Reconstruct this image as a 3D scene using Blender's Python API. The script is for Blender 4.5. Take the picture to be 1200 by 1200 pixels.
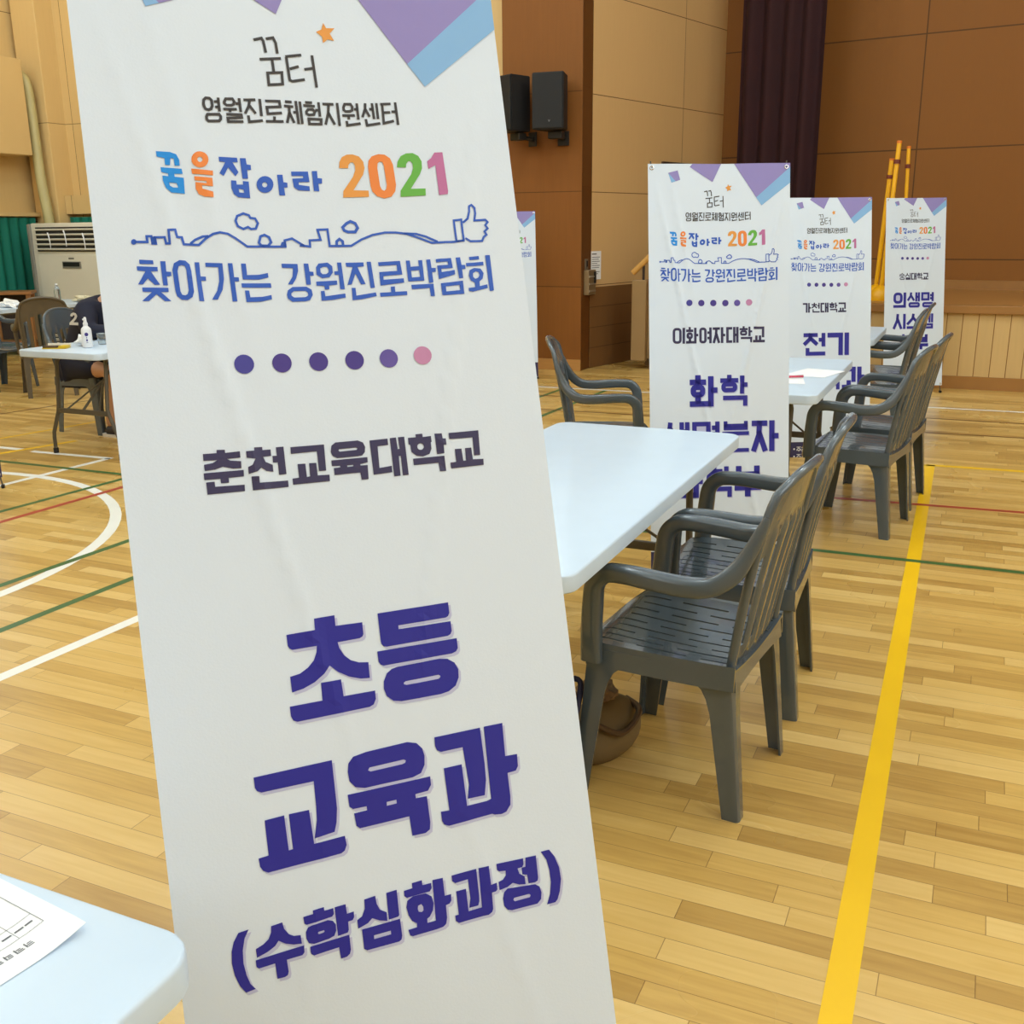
import bpy, bmesh, math, random
from mathutils import Vector, Matrix, Euler
from mathutils.geometry import tessellate_polygon
PI = math.pi
R = math.radians
random.seed(7)
C = bpy.context.scene.collection
for o in list(bpy.data.objects):
    bpy.data.objects.remove(o)

LAMP_W, FILL_W = 82.0, 112.0
FL_D, FL_M, FL_L = (150, 110, 48), (203, 165, 92), (226, 194, 128)
TAN_RGB, BEIGE_RGB, STAGE_RGB = (224, 190, 130), (212, 174, 120), (142, 92, 40)
CHAIR_RGB, CLOTH_RGB = (78, 89, 98), (214, 227, 244)

# ------------------------------------------------------------------ camera
YAW, PITCH, ROLL, EYE = R(24.5), R(15.5), R(-0.6), 1.5
def camera():
    c, s = math.cos(PITCH), math.sin(PITCH)
    fwd, right, up = Vector((0, c, -s)), Vector((1, 0, 0)), Vector((0, s, c))
    cr, sr = math.cos(ROLL), math.sin(ROLL)
    r2, u2 = right * cr + up * sr, up * cr - right * sr
    m = Matrix((r2, u2, -fwd)).transposed().to_4x4()
    m = Matrix.Translation((0, 0, EYE)) @ Matrix.Rotation(YAW, 4, 'Z') @ m
    cd = bpy.data.cameras.new('camera')
    cd.sensor_width = 36.0
    cd.lens = 36.0
    cd.clip_start = 0.05
    co = bpy.data.objects.new('camera', cd)
    C.objects.link(co)
    co.matrix_world = m
    bpy.context.scene.camera = co
camera()
sc = bpy.context.scene
sc.view_settings.view_transform = 'Standard'
sc.view_settings.look = 'None'
sc.view_settings.gamma = 1.0
sc.view_settings.exposure = 0.13
sc.view_settings.use_curve_mapping = False
w = bpy.data.worlds.new('world')
sc.world = w
w.use_nodes = True
w.node_tree.nodes['Background'].inputs[0].default_value = (0.9, 0.95, 1.0, 1)
w.node_tree.nodes['Background'].inputs[1].default_value = 0.0

# ------------------------------------------------------------------ hall lamps (ceiling is at 7 m) and added fills
def add_fill(x, y, z, power, size=1.0, col=(0.86, 0.95, 1.0), rot=(0, 0, 0)):
    d = bpy.data.lights.new('fill_light', 'AREA')
    d.shape = 'SQUARE'
    d.size = size
    d.energy = power
    d.color = col
    o = bpy.data.objects.new('fill_light', d)
    C.objects.link(o)
    o.location = (x, y, z)
    o.rotation_euler = rot
def bay_lamp(x, y, z, power, radius=0.35, col=(0.77, 0.92, 1.0)):
    d = bpy.data.lights.new('bay_lamp', 'POINT')
    d.shadow_soft_size = radius
    d.energy = power
    d.color = col
    o = bpy.data.objects.new('bay_lamp', d)
    C.objects.link(o)
    o.location = (x, y, z)
for lx in (-10, -6.6, -3.2, 0.2, 3.6):
    for ly, k in ((-3.2, 0.36), (0.2, 0.6), (3.6, 1.2), (7.0, 1.25)):
        bay_lamp(lx, ly, 6.3, LAMP_W * k)
# added cool fills to brighten the banners, behind the camera and on its right
add_fill(-3.0, -5.8, 4.4, FILL_W * 1.05, 4.5, (0.72, 0.88, 1.0), (R(80), 0, 0))
add_fill(4.8, 1.0, 4.4, FILL_W * 1.9, 4.5, (0.72, 0.88, 1.0), (R(80), 0, R(90)))

# ------------------------------------------------------------------ materials
def srgb(r, g, b):
    f = lambda c: (c / 255 / 12.92) if c / 255 <= 0.04045 else ((c / 255 + 0.055) / 1.055) ** 2.4
    return (f(r), f(g), f(b), 1)
MATS = {}
def mat(name, rgb, rough=0.5, metal=0.0, noise=0.0, scale=20.0, stretch=(1, 1, 1), bump=0.0, trans=0.0, emit=0.0, spec=0.5, coat=0.0):
    if name in MATS:
        return MATS[name]
    m = bpy.data.materials.new(name)
    m.use_nodes = True
    nt = m.node_tree
    b = nt.nodes['Principled BSDF']
    col = srgb(*rgb)
    b.inputs['Base Color'].default_value = col
    b.inputs['Roughness'].default_value = rough
    b.inputs['Metallic'].default_value = metal
    b.inputs['Specular IOR Level'].default_value = spec
    b.inputs['Coat Weight'].default_value = coat
    if trans:
        b.inputs['Transmission Weight'].default_value = trans
        b.inputs['IOR'].default_value = 1.3
    if emit:
        b.inputs['Emission Color'].default_value = col
        b.inputs['Emission Strength'].default_value = emit
    if noise or bump:
        tc = nt.nodes.new('ShaderNodeTexCoord')
        mp = nt.nodes.new('ShaderNodeMapping')
        mp.inputs['Scale'].default_value = stretch
        nz = nt.nodes.new('ShaderNodeTexNoise')
        nz.inputs['Scale'].default_value = scale
        nz.inputs['Detail'].default_value = 4
        nt.links.new(tc.outputs['Object'], mp.inputs['Vector'])
        nt.links.new(mp.outputs['Vector'], nz.inputs['Vector'])
        if noise:
            mx = nt.nodes.new('ShaderNodeMix')
            mx.data_type = 'RGBA'
            nt.links.new(nz.outputs['Fac'], mx.inputs['Factor'])
            mx.inputs[6].default_value = tuple(c * (1 - noise) for c in col[:3]) + (1,)
            mx.inputs[7].default_value = tuple(min(1, c * (1 + noise)) for c in col[:3]) + (1,)
            nt.links.new(mx.outputs[2], b.inputs['Base Color'])
        if bump:
            bp = nt.nodes.new('ShaderNodeBump')
            bp.inputs['Strength'].default_value = bump
            bp.inputs['Distance'].default_value = 0.004
            nt.links.new(nz.outputs['Fac'], bp.inputs['Height'])
            nt.links.new(bp.outputs['Normal'], b.inputs['Normal'])
    MATS[name] = m
    return m

def floor_material():
    m = bpy.data.materials.new('maple_floorboards')
    m.use_nodes = True
    nt = m.node_tree
    N, Lk = nt.nodes, nt.links
    b = N['Principled BSDF']
    def math_(op, a, bb=None, clamp=False):
        n = N.new('ShaderNodeMath')
        n.operation = op
        n.use_clamp = clamp
        for i, v in enumerate((a, bb)):
            if v is None:
                continue
            if isinstance(v, (int, float)):
                n.inputs[i].default_value = v
            else:
                Lk.new(v, n.inputs[i])
        return n.outputs[0]
    tc = N.new('ShaderNodeTexCoord')
    sx = N.new('ShaderNodeSeparateXYZ')
    Lk.new(tc.outputs['Object'], sx.inputs[0])
    X, Y = sx.outputs[0], sx.outputs[1]
    BW, BL = 0.072, 0.62
    ry = math_('DIVIDE', Y, BW)
    row = math_('FLOOR', ry)
    fy = math_('FRACT', ry)
    wn = N.new('ShaderNodeTexWhiteNoise')
    wn.noise_dimensions = '1D'
    Lk.new(row, wn.inputs['W'])
    rx = math_('ADD', math_('DIVIDE', X, BL), math_('MULTIPLY', wn.outputs['Value'], 7.3))
    idx = math_('FLOOR', rx)
    fx = math_('FRACT', rx)
    cmb = N.new('ShaderNodeCombineXYZ')
    Lk.new(idx, cmb.inputs[0])
    Lk.new(row, cmb.inputs[1])
    wn2 = N.new('ShaderNodeTexWhiteNoise')
    wn2.noise_dimensions = '2D'
    Lk.new(cmb.outputs[0], wn2.inputs['Vector'])
    # grain
    mp = N.new('ShaderNodeMapping')
    mp.inputs['Scale'].default_value = (2.2, 30, 1)
    Lk.new(tc.outputs['Object'], mp.inputs['Vector'])
    off = N.new('ShaderNodeVectorMath')
    off.operation = 'ADD'
    Lk.new(mp.outputs[0], off.inputs[0])
    sc2 = N.new('ShaderNodeVectorMath')
    sc2.operation = 'SCALE'
    Lk.new(cmb.outputs[0], sc2.inputs[0])
    sc2.inputs['Scale'].default_value = 3.7
    Lk.new(sc2.outputs[0], off.inputs[1])
    nz = N.new('ShaderNodeTexNoise')
    nz.inputs['Scale'].default_value = 1.6
    nz.inputs['Detail'].default_value = 5
    nz.inputs['Distortion'].default_value = 0.6
    Lk.new(off.outputs[0], nz.inputs['Vector'])
    nz2 = N.new('ShaderNodeTexNoise')
    nz2.inputs['Scale'].default_value = 1.3
    nz2.inputs['Detail'].default_value = 3
    Lk.new(tc.outputs['Object'], nz2.inputs['Vector'])
    ramp = N.new('ShaderNodeValToRGB')
    e = ramp.color_ramp.elements
    e[0].position, e[0].color = 0.0, srgb(*FL_D)
    e[1].position, e[1].color = 1.0, srgb(*FL_L)
    k = e.new(0.5)
    k.color = srgb(*FL_M)
    f = math_('ADD', math_('MULTIPLY', wn2.outputs['Value'], 0.55), math_('MULTIPLY', nz.outputs['Fac'], 0.45))
    Lk.new(f, ramp.inputs[0])
    # seams
    gy = math_('LESS_THAN', math_('MINIMUM', fy, math_('SUBTRACT', 1.0, fy)), 0.012)
    gx = math_('LESS_THAN', math_('MINIMUM', fx, math_('SUBTRACT', 1.0, fx)), 0.0016)
    gap = math_('MAXIMUM', gy, gx)
    mx = N.new('ShaderNodeMix')
    mx.data_type = 'RGBA'
    Lk.new(math_('MULTIPLY', gap, 0.65), mx.inputs['Factor'])
    Lk.new(ramp.outputs[0], mx.inputs[6])
    mx.inputs[7].default_value = srgb(92, 60, 28)
    Lk.new(mx.outputs[2], b.inputs['Base Color'])
    rr = N.new('ShaderNodeMapRange')
    rr.inputs[3].default_value = 0.2
    rr.inputs[4].default_value = 0.38
    Lk.new(nz2.outputs['Fac'], rr.inputs[0])
    Lk.new(rr.outputs[0], b.inputs['Roughness'])
    bp = N.new('ShaderNodeBump')
    bp.inputs['Strength'].default_value = 0.25
    bp.inputs['Distance'].default_value = 0.002
    hh = math_('SUBTRACT', math_('MULTIPLY', nz.outputs['Fac'], 0.15), gap)
    Lk.new(hh, bp.inputs['Height'])
    Lk.new(bp.outputs[0], b.inputs['Normal'])
    MATS['maple_floorboards'] = m
    return m

def panel_material(name, rgb, pw, ph, axis, seam=(80, 55, 30), grain=0.08, ox=0.0, oz=0.0, rough=0.5, sw=0.008):
    """large boards with thin seams; axis: which object axis runs across"""
    m = bpy.data.materials.new(name)
    m.use_nodes = True
    nt = m.node_tree
    N, Lk = nt.nodes, nt.links
    b = N['Principled BSDF']
    b.inputs['Roughness'].default_value = rough
    b.inputs['Specular IOR Level'].default_value = 0.25
    tc = N.new('ShaderNodeTexCoord')
    sx = N.new('ShaderNodeSeparateXYZ')
    Lk.new(tc.outputs['Object'], sx.inputs[0])
    def math_(op, a, bb):
        n = N.new('ShaderNodeMath')
        n.operation = op
        for i, v in enumerate((a, bb)):
            if isinstance(v, (int, float)):
                n.inputs[i].default_value = v
            else:
                Lk.new(v, n.inputs[i])
        return n.outputs[0]
    def seamf(out, period, o):
        a = math_('DIVIDE', math_('ADD', out, o + 100 * period), period)
        fr = math_('FRACT', a, 0.0)
        d = math_('MINIMUM', fr, math_('SUBTRACT', 1.0, fr))
        return math_('LESS_THAN', d, sw / 2 / period), math_('FLOOR', a, 0.0)
    s1, i1 = seamf(sx.outputs[axis], pw, ox)
    s2, i2 = seamf(sx.outputs[2], ph, oz)
    g = math_('MAXIMUM', s1, s2)
    mp = N.new('ShaderNodeMapping')
    mp.inputs['Scale'].default_value = (14, 14, 0.8)
    Lk.new(tc.outputs['Object'], mp.inputs['Vector'])
    nz = N.new('ShaderNodeTexNoise')
    nz.inputs['Scale'].default_value = 3
    nz.inputs['Detail'].default_value = 5
    Lk.new(mp.outputs[0], nz.inputs['Vector'])
    cb = N.new('ShaderNodeCombineXYZ')
    Lk.new(i1, cb.inputs[0])
    Lk.new(i2, cb.inputs[1])
    wn = N.new('ShaderNodeTexWhiteNoise')
    wn.noise_dimensions = '2D'
    Lk.new(cb.outputs[0], wn.inputs['Vector'])
    f = math_('ADD', math_('MULTIPLY', nz.outputs['Fac'], 0.6), math_('MULTIPLY', wn.outputs['Value'], 0.4))
    c = srgb(*rgb)
    mx = N.new('ShaderNodeMix')
    mx.data_type = 'RGBA'
    Lk.new(f, mx.inputs['Factor'])
    mx.inputs[6].default_value = tuple(v * (1 - grain) for v in c[:3]) + (1,)
    mx.inputs[7].default_value = tuple(min(1, v * (1 + grain)) for v in c[:3]) + (1,)
    m2 = N.new('ShaderNodeMix')
    m2.data_type = 'RGBA'
    Lk.new(g, m2.inputs['Factor'])
    Lk.new(mx.outputs[2], m2.inputs[6])
    m2.inputs[7].default_value = srgb(*seam)
    Lk.new(m2.outputs[2], b.inputs['Base Color'])
    MATS[name] = m
    return m

# ------------------------------------------------------------------ mesh helpers
class MB:
    def __init__(self):
        self.bm = bmesh.new()
        self.mi = 0
    def face(self, vs):
        try:
            f = self.bm.faces.new(vs)
            f.material_index = self.mi
            return f
        except ValueError:
            return None
    def v(self, p):
        return self.bm.verts.new(p)
    def box(self, c, s, rot=None, bevel=0.0, seg=2, taper=1.0):
        """c centre, s full size"""
        vs = []
        M = rot.to_matrix() if rot is not None else Matrix.Identity(3)
        tmp = bmesh.new()
        P = []
        for z in (-.5, .5):
            k = taper if z > 0 else 1.0
            for x, y in ((-.5, -.5), (.5, -.5), (.5, .5), (-.5, .5)):
                P.append(tmp.verts.new((x * s[0] * k, y * s[1] * k, z * s[2])))
        for q in ((3, 2, 1, 0), (4, 5, 6, 7), (0, 1, 5, 4), (1, 2, 6, 5), (2, 3, 7, 6), (3, 0, 4, 7)):
            tmp.faces.new([P[i] for i in q])
        if bevel:
            bmesh.ops.bevel(tmp, geom=list(tmp.edges), offset=bevel, segments=seg, profile=0.5, affect='EDGES', clamp_overlap=True)
        self.add(tmp, Matrix.Translation(c) @ M.to_4x4())
        return self
    def add(self, tmp, M=None):
        mp = {}
        for v in tmp.verts:
            mp[v] = self.bm.verts.new(M @ v.co if M is not None else v.co)
        for f in tmp.faces:
            self.face([mp[v] for v in f.verts])
        tmp.free()
    def tube(self, pts, r, n=10, caps=True, closed=False, flat=None):
        """round tube along a polyline, r a number or list"""
        pts = [Vector(p) for p in pts]
        m = len(pts)
        rs = r if isinstance(r, (list, tuple)) else [r] * m
        rings = []
        prev = None
        for i in range(m):
            if closed:
                t = pts[(i + 1) % m] - pts[i - 1]
            else:
                t = pts[min(i + 1, m - 1)] - pts[max(i - 1, 0)]
            t.normalize()
            if prev is None:
                a = Vector((0, 0, 1)) if abs(t.z) < 0.9 else Vector((1, 0, 0))
                x = t.cross(a).normalized()
            else:
                x = (prev - t * prev.dot(t)).normalized()
            y = t.cross(x)
            prev = x
            rings.append([self.v(pts[i] + (x * math.cos(2 * PI * k / n) + y * math.sin(2 * PI * k / n)) * rs[i]) for k in range(n)])
        for i in range(m if closed else m - 1):
            a, b = rings[i], rings[(i + 1) % m]
            for k in range(n):
                self.face((a[k], a[(k + 1) % n], b[(k + 1) % n], b[k]))
        if caps and not closed:
            self.face(rings[0][::-1])
            self.face(rings[-1])
        return self
    def lathe(self, prof, n=20, at=(0, 0, 0), M=None):
        rings = []
        for r, z in prof:
            if r < 1e-5:
                rings.append([self.v((0, 0, z))])
            else:
                rings.append([self.v((r * math.cos(2 * PI * k / n), r * math.sin(2 * PI * k / n), z)) for k in range(n)])
        T = Matrix.Translation(at) @ (M if M is not None else Matrix.Identity(4))
        for rg in rings:
            for v in rg:
                v.co = T @ v.co
        for a, b in zip(rings, rings[1:]):
            for k in range(n):
                k2 = (k + 1) % n
                if len(a) == 1 and len(b) == 1:
                    continue
                if len(a) == 1:
                    self.face((a[0], b[k2], b[k]))
                elif len(b) == 1:
                    self.face((a[k], a[k2], b[0]))
                else:
                    self.face((a[k], a[k2], b[k2], b[k]))
        return self
    def sweep(self, path, secs, side=Vector((1, 0, 0)), close_sec=True, caps=True):
        """secs[i]: list of (a,b); a along side, b along normal"""
        path = [Vector(p) for p in path]
        rings = []
        for i, p in enumerate(path):
            t = (path[min(i + 1, len(path) - 1)] - path[max(i - 1, 0)]).normalized()
            s = (side - t * side.dot(t)).normalized()
            nrm = t.cross(s)
            rings.append([self.v(p + s * a + nrm * b) for a, b in secs[i]])
        n = len(rings[0])
        for a, b in zip(rings, rings[1:]):
            for k in range(n if close_sec else n - 1):
                self.face((a[k], a[(k + 1) % n], b[(k + 1) % n], b[k]))
        if caps and close_sec:
            self.face(rings[0][::-1])
            self.face(rings[-1])
        return self
    def prism(self, poly, z0, z1, M=None):
        T = M if M is not None else Matrix.Identity(4)
        a = [self.v(T @ Vector((x, y, z0))) for x, y in poly]
        b = [self.v(T @ Vector((x, y, z1))) for x, y in poly]
        n = len(poly)
        self.face(a[::-1])
        self.face(b)
        for k in range(n):
            self.face((a[k], a[(k + 1) % n], b[(k + 1) % n], b[k]))
        return self
    def quad(self, *ps):
        return self.face([self.v(p) for p in ps])
    def solidify(self, t):
        bmesh.ops.recalc_face_normals(self.bm, faces=list(self.bm.faces))
        bmesh.ops.solidify(self.bm, geom=list(self.bm.faces), thickness=t)
        return self
    def build(self, name, m, parent=None, smooth=35, recalc=True):
        if recalc:
            bmesh.ops.recalc_face_normals(self.bm, faces=list(self.bm.faces))
        me = bpy.data.meshes.new(name)
        self.bm.to_mesh(me)
        self.bm.free()
        for q in (m if isinstance(m, (list, tuple)) else [m]):
            me.materials.append(q)
        if smooth:
            me.shade_smooth()
            me.set_sharp_from_angle(angle=R(smooth))
        o = bpy.data.objects.new(name, me)
        C.objects.link(o)
        if parent is not None:
            o.parent = parent
        return o

def tag(o, label=None, cat=None, group=None, kind=None):
    if label:
        o['label'] = label
    if cat:
        o['category'] = cat
    if group:
        o['group'] = group
    if kind:
        o['kind'] = kind
    return o
def empty(name, loc, rz=0.0, label=None, cat=None, group=None, scale=1.0):
    o = bpy.data.objects.new(name, None)
    C.objects.link(o)
    o.empty_display_size = 0.1
    o.location = loc
    o.rotation_euler = (0, 0, rz)
    o.scale = (scale,) * 3
    return tag(o, label, cat, group)
def copy_tree(o, parent=None):
    c = o.copy()
    C.objects.link(c)
    if parent is not None:
        c.parent = parent
    for ch in [k for k in bpy.data.objects if k.parent == o]:
        copy_tree(ch, c)
    return c
def struct(o):
    o['kind'] = 'structure'
    return o
def rrect(w, h, r, n=5, cx=0.0, cy=0.0):
    out = []
    for sx, sy, a0 in ((1, 1, 0), (-1, 1, 90), (-1, -1, 180), (1, -1, 270)):
        for k in range(n + 1):
            a = R(a0 + 90 * k / n)
            out.append((cx + sx * (w / 2 - r) + r * math.cos(a), cy + sy * (h / 2 - r) + r * math.sin(a)))
    return out

# palette
WHITE_P = mat('white_table_plastic', (200, 217, 235), 0.38, noise=0.03, scale=9, bump=0.05)
STEEL = mat('grey_powder_coated_steel', (92, 88, 80), 0.45, 0.3)
BLACK = mat('black_plastic', (22, 22, 24), 0.5)
CHROME = mat('chrome', (190, 190, 190), 0.2, 1.0)
GREYPL = mat('grey_chair_plastic', CHAIR_RGB, 0.2, noise=0.06, scale=6, coat=0.35)
BROWNPL = mat('brown_chair_plastic', (92, 82, 66), 0.35)
PAPER = mat('white_paper', (236, 238, 242), 0.7)
INKS = {
 'violet_ink': (32, 32, 148), 'navy_ink': (50, 46, 86), 'black_ink': (52, 49, 52), 'sky_ink': (10, 138, 228),
 'orange_ink': (228, 130, 56), 'amber_ink': (222, 150, 66), 'green_ink': (96, 172, 62), 'pink_ink': (184, 106, 158),
 'blue_ink': (38, 88, 192), 'lavender_ink': (140, 130, 192), 'lightblue_ink': (128, 176, 224), 'shadow_ink': (184, 190, 226),
 'dot_blue_ink': (62, 60, 152), 'dot_violet_ink': (66, 50, 138), 'dot_purple_ink': (92, 76, 160), 'dot_pink_ink': (190, 132, 176),
 'white_ink': (225, 225, 230)}
INK_NAMES = list(INKS)
INK_MATS = [mat(k, v, 0.6) for k, v in INKS.items()]

# ------------------------------------------------------------------ room
FLOOR_Z = 0.0
def court_line(mb, a, b, w, mi):
    mb.mi = mi
    a, b = Vector((*a, 0)), Vector((*b, 0))
    d = (b - a).normalized()
    n = Vector((-d.y, d.x, 0)) * w / 2
    z = Vector((0, 0, 0.0004 + 0.0001 * mi))
    mb.quad(a - n + z, b - n + z, b + n + z, a + n + z)
fl = MB()
fl.quad((-11.9, -6, 0), (5, -6, 0), (5, 15, 0), (-11.9, 15, 0))
LW, LY, LG, LR, LK = 1, 2, 3, 4, 5
court_line(fl, (-0.075, -1.0), (-0.215, 6.98), 0.062, LY)
court_line(fl, (-0.235, 6.97), (5, 7.22), 0.05, LY)
court_line(fl, (-4.2, 9.2), (5, 9.4), 0.05, LW)
court_line(fl, (-11, 4.72), (5, 4.92), 0.042, LG)
court_line(fl, (-1.6, 5.83), (5, 6.25), 0.042, LR)
court_line(fl, (-4.0, 8.0), (5, 8.28), 0.03, LK)
court_line(fl, (-4.0, 8.72), (5, 8.78), 0.03, LK)
court_line(fl, (-3.1, 0.5), (-2.88, 4.78), 0.055, LW)
court_line(fl, (-5.02, 2.0), (-4.55, 9.0), 0.042, LG)
court_line(fl, (-4.78, 2.0), (-4.5, 9.0), 0.042, LR)
court_line(fl, (-3.92, 0.5), (-3.62, 9.2), 0.042, LG)
court_line(fl, (-3.44, 0.5), (-3.2, 9.2), 0.042, LG)
court_line(fl, (-7.8, 5.3), (-7.0, 9.2), 0.03, LK)
court_line(fl, (-6.85, 4.5), (-6.0, 9.2), 0.035, LY)
court_line(fl, (-6.5, 5.11), (-6.17, 5.12), 0.055, LW)
court_line(fl, (-6.08, 5.1), (-5.36, 5.13), 0.05, LW)
court_line(fl, (-5.45, 3.6), (-5.38, 5.13), 0.05, LW)
court_line(fl, (-6.25, 4.9), (-6.08, 5.5), 0.05, LY)
fl.mi = LW
ccx, ccy, cr_ = -5.46, 2.83, 1.72
for k in range(96):
    a0, a1 = 2 * PI * k / 96, 2 * PI * (k + 1) / 96
    P = lambda a, r: (ccx + r * math.cos(a), ccy + r * math.sin(a), 0.0003)
    fl.quad(P(a0, cr_ - .03), P(a1, cr_ - .03), P(a1, cr_ + .03), P(a0, cr_ + .03))
floor = struct(fl.build('floor', [floor_material(), mat('white_court_paint', (232, 232, 226), 0.4), mat('yellow_court_paint', (236, 188, 10), 0.4),
    mat('green_court_paint', (58, 100, 52), 0.4), mat('red_court_paint', (170, 62, 44), 0.4), mat('dark_court_paint', (110, 74, 40), 0.4)], smooth=0, recalc=False))

TAN = panel_material('tan_wall_panels', TAN_RGB, 1.22, 2.44, 0, (132, 98, 56), 0.06, 0.3, -0.45)
TAN_Y = panel_material('tan_side_panels', TAN_RGB, 1.22, 1.3, 1, (120, 88, 50), 0.06, 0.2, -0.35)
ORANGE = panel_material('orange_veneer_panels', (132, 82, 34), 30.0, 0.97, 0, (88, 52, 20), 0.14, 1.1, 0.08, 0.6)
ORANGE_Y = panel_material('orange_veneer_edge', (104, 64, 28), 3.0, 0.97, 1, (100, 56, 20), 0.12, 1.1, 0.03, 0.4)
BEIGE = panel_material('beige_acoustic_panels', BEIGE_RGB, 2.4, 0.97, 1, (110, 80, 48), 0.06, 0.46, 0.08, 0.7)
DARKW = panel_material('dark_wainscot_boards', (120, 84, 48), 3.0, 0.22, 1, (86, 58, 32), 0.12, 0.0, 0.0, 0.5)
STAGEB = panel_material('stage_back_panels', STAGE_RGB, 1.45, 1.22, 0, (92, 60, 28), 0.05, 0.4, 0.12, 0.6, 0.014)
SLAT = panel_material('stage_front_boards', (204, 172, 118), 0.135, 5.0, 0, (128, 90, 46), 0.10, 0.03, 0.5, 0.45, 0.007)
OAKTRIM = mat('oak_trim', (186, 136, 76), 0.45, noise=0.12, scale=5, stretch=(1, 1, 8))
DARKTRIM = mat('stage_edge_trim', (158, 112, 58), 0.45, noise=0.1, scale=6)
CEIL = mat('ceiling_tile', (225, 222, 214), 0.9)

b = MB(); b.box((-3.45, 4.5, 7.1), (17.3, 21.4, 0.2)); struct(b.build('ceiling', CEIL, smooth=0))
b = MB(); b.box((-12.0, 4.4, 3.5), (0.2, 20.8, 7.0)); struct(b.build('wall_left', TAN_Y, smooth=0))
b = MB(); b.box((5.1, 4.5, 3.5), (0.2, 21, 7.0)); struct(b.build('wall_right', TAN_Y, smooth=0))
b = MB(); b.box((-3.45, -6.1, 3.5), (17.1, 0.2, 7.0)); struct(b.build('wall_rear', TAN, smooth=0))
# wall beside the stage: two projecting columns and recessed panels
b = MB()
b.box((-8.35, 10.95, 3.5), (7.1, 0.3, 7.0))
b.box((-11.62, 10.66, 3.5), (0.42, 0.3, 7.0), bevel=0.01)
b.box((-10.3, 10.72, 1.86), (2.2, 0.18, 0.24))
b.box((-9.75, 10.62, 2.55), (1.6, 0.36, 1.1), bevel=0.01)
b.box((-7.2, 10.74, 3.5), (0.4, 0.16, 7.0), bevel=0.01)
struct(b.build('wall_front', TAN, smooth=0))
# projecting duct box on the left wall
b = MB(); b.box((-11.68, 8.6, 3.05), (0.44, 3.3, 1.16), bevel=0.008)
b.box((-11.82, 8.6, 1.74), (0.16, 3.9, 0.05))
struct(b.build('trim_1', mat('tan_painted_box', TAN_RGB, 0.5, noise=0.04, scale=3), smooth=0))
# orange pilaster
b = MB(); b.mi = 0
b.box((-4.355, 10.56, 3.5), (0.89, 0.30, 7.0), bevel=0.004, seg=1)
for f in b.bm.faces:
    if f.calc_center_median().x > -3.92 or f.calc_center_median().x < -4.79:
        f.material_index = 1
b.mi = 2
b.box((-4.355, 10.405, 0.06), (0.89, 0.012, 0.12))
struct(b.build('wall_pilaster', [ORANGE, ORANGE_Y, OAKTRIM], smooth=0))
# side wall running back beside the stage
def wall_strip(name, a, bq, z0, z1, th, m, smooth=0):
    a, bq = Vector(a), Vector(bq)
    L = (bq - a).length
    q = MB(); q.box((th / 2, L / 2, (z0 + z1) / 2), (th, L, z1 - z0))
    o = q.build(name, m, smooth=smooth)
    o.location = (a.x, a.y, 0)
    o.rotation_euler = (0, 0, math.atan2(bq.y - a.y, bq.x - a.x) - PI / 2)
    return struct(o)
wall_strip('wall_side', (-3.93, 10.66), (-3.0, 14.3), 0.0, 7.0, -0.15, BEIGE)
wall_strip('trim_2', (-3.925, 10.66), (-3.53, 12.2), 0.0, 0.87, 0.02, DARKW)
# stage
b = MB()
b.box((1.15, 12.05, 0.385), (7.7, 3.1, 0.77))
stage_side = None
b.mi = 1
b.box((1.15, 10.485, 0.40), (7.7, 0.03, 0.60))
b.mi = 2
b.box((1.15, 10.47, 0.735), (7.72, 0.08, 0.075), bevel=0.006)
b.box((1.15, 10.475, 0.06), (7.7, 0.05, 0.12))
st = struct(b.build('floor_stage', [mat('stage_floor', (176, 128, 70), 0.4, noise=0.1, scale=4, stretch=(1, 8, 1)), SLAT, DARKTRIM], smooth=0))
# stage back wall, slightly turned
q = MB(); q.box((0, 0.1, 3.5), (8.6, 0.2, 7.0)); q.mi = 1; q.box((0, -0.015, 0.82), (8.6, 0.03, 0.1))
o = q.build('wall_stage', [STAGEB, DARKTRIM], smooth=0)
o.location = (0.95, 13.0, 0); o.rotation_euler = (0, 0, R(-7))
struct(o)

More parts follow.
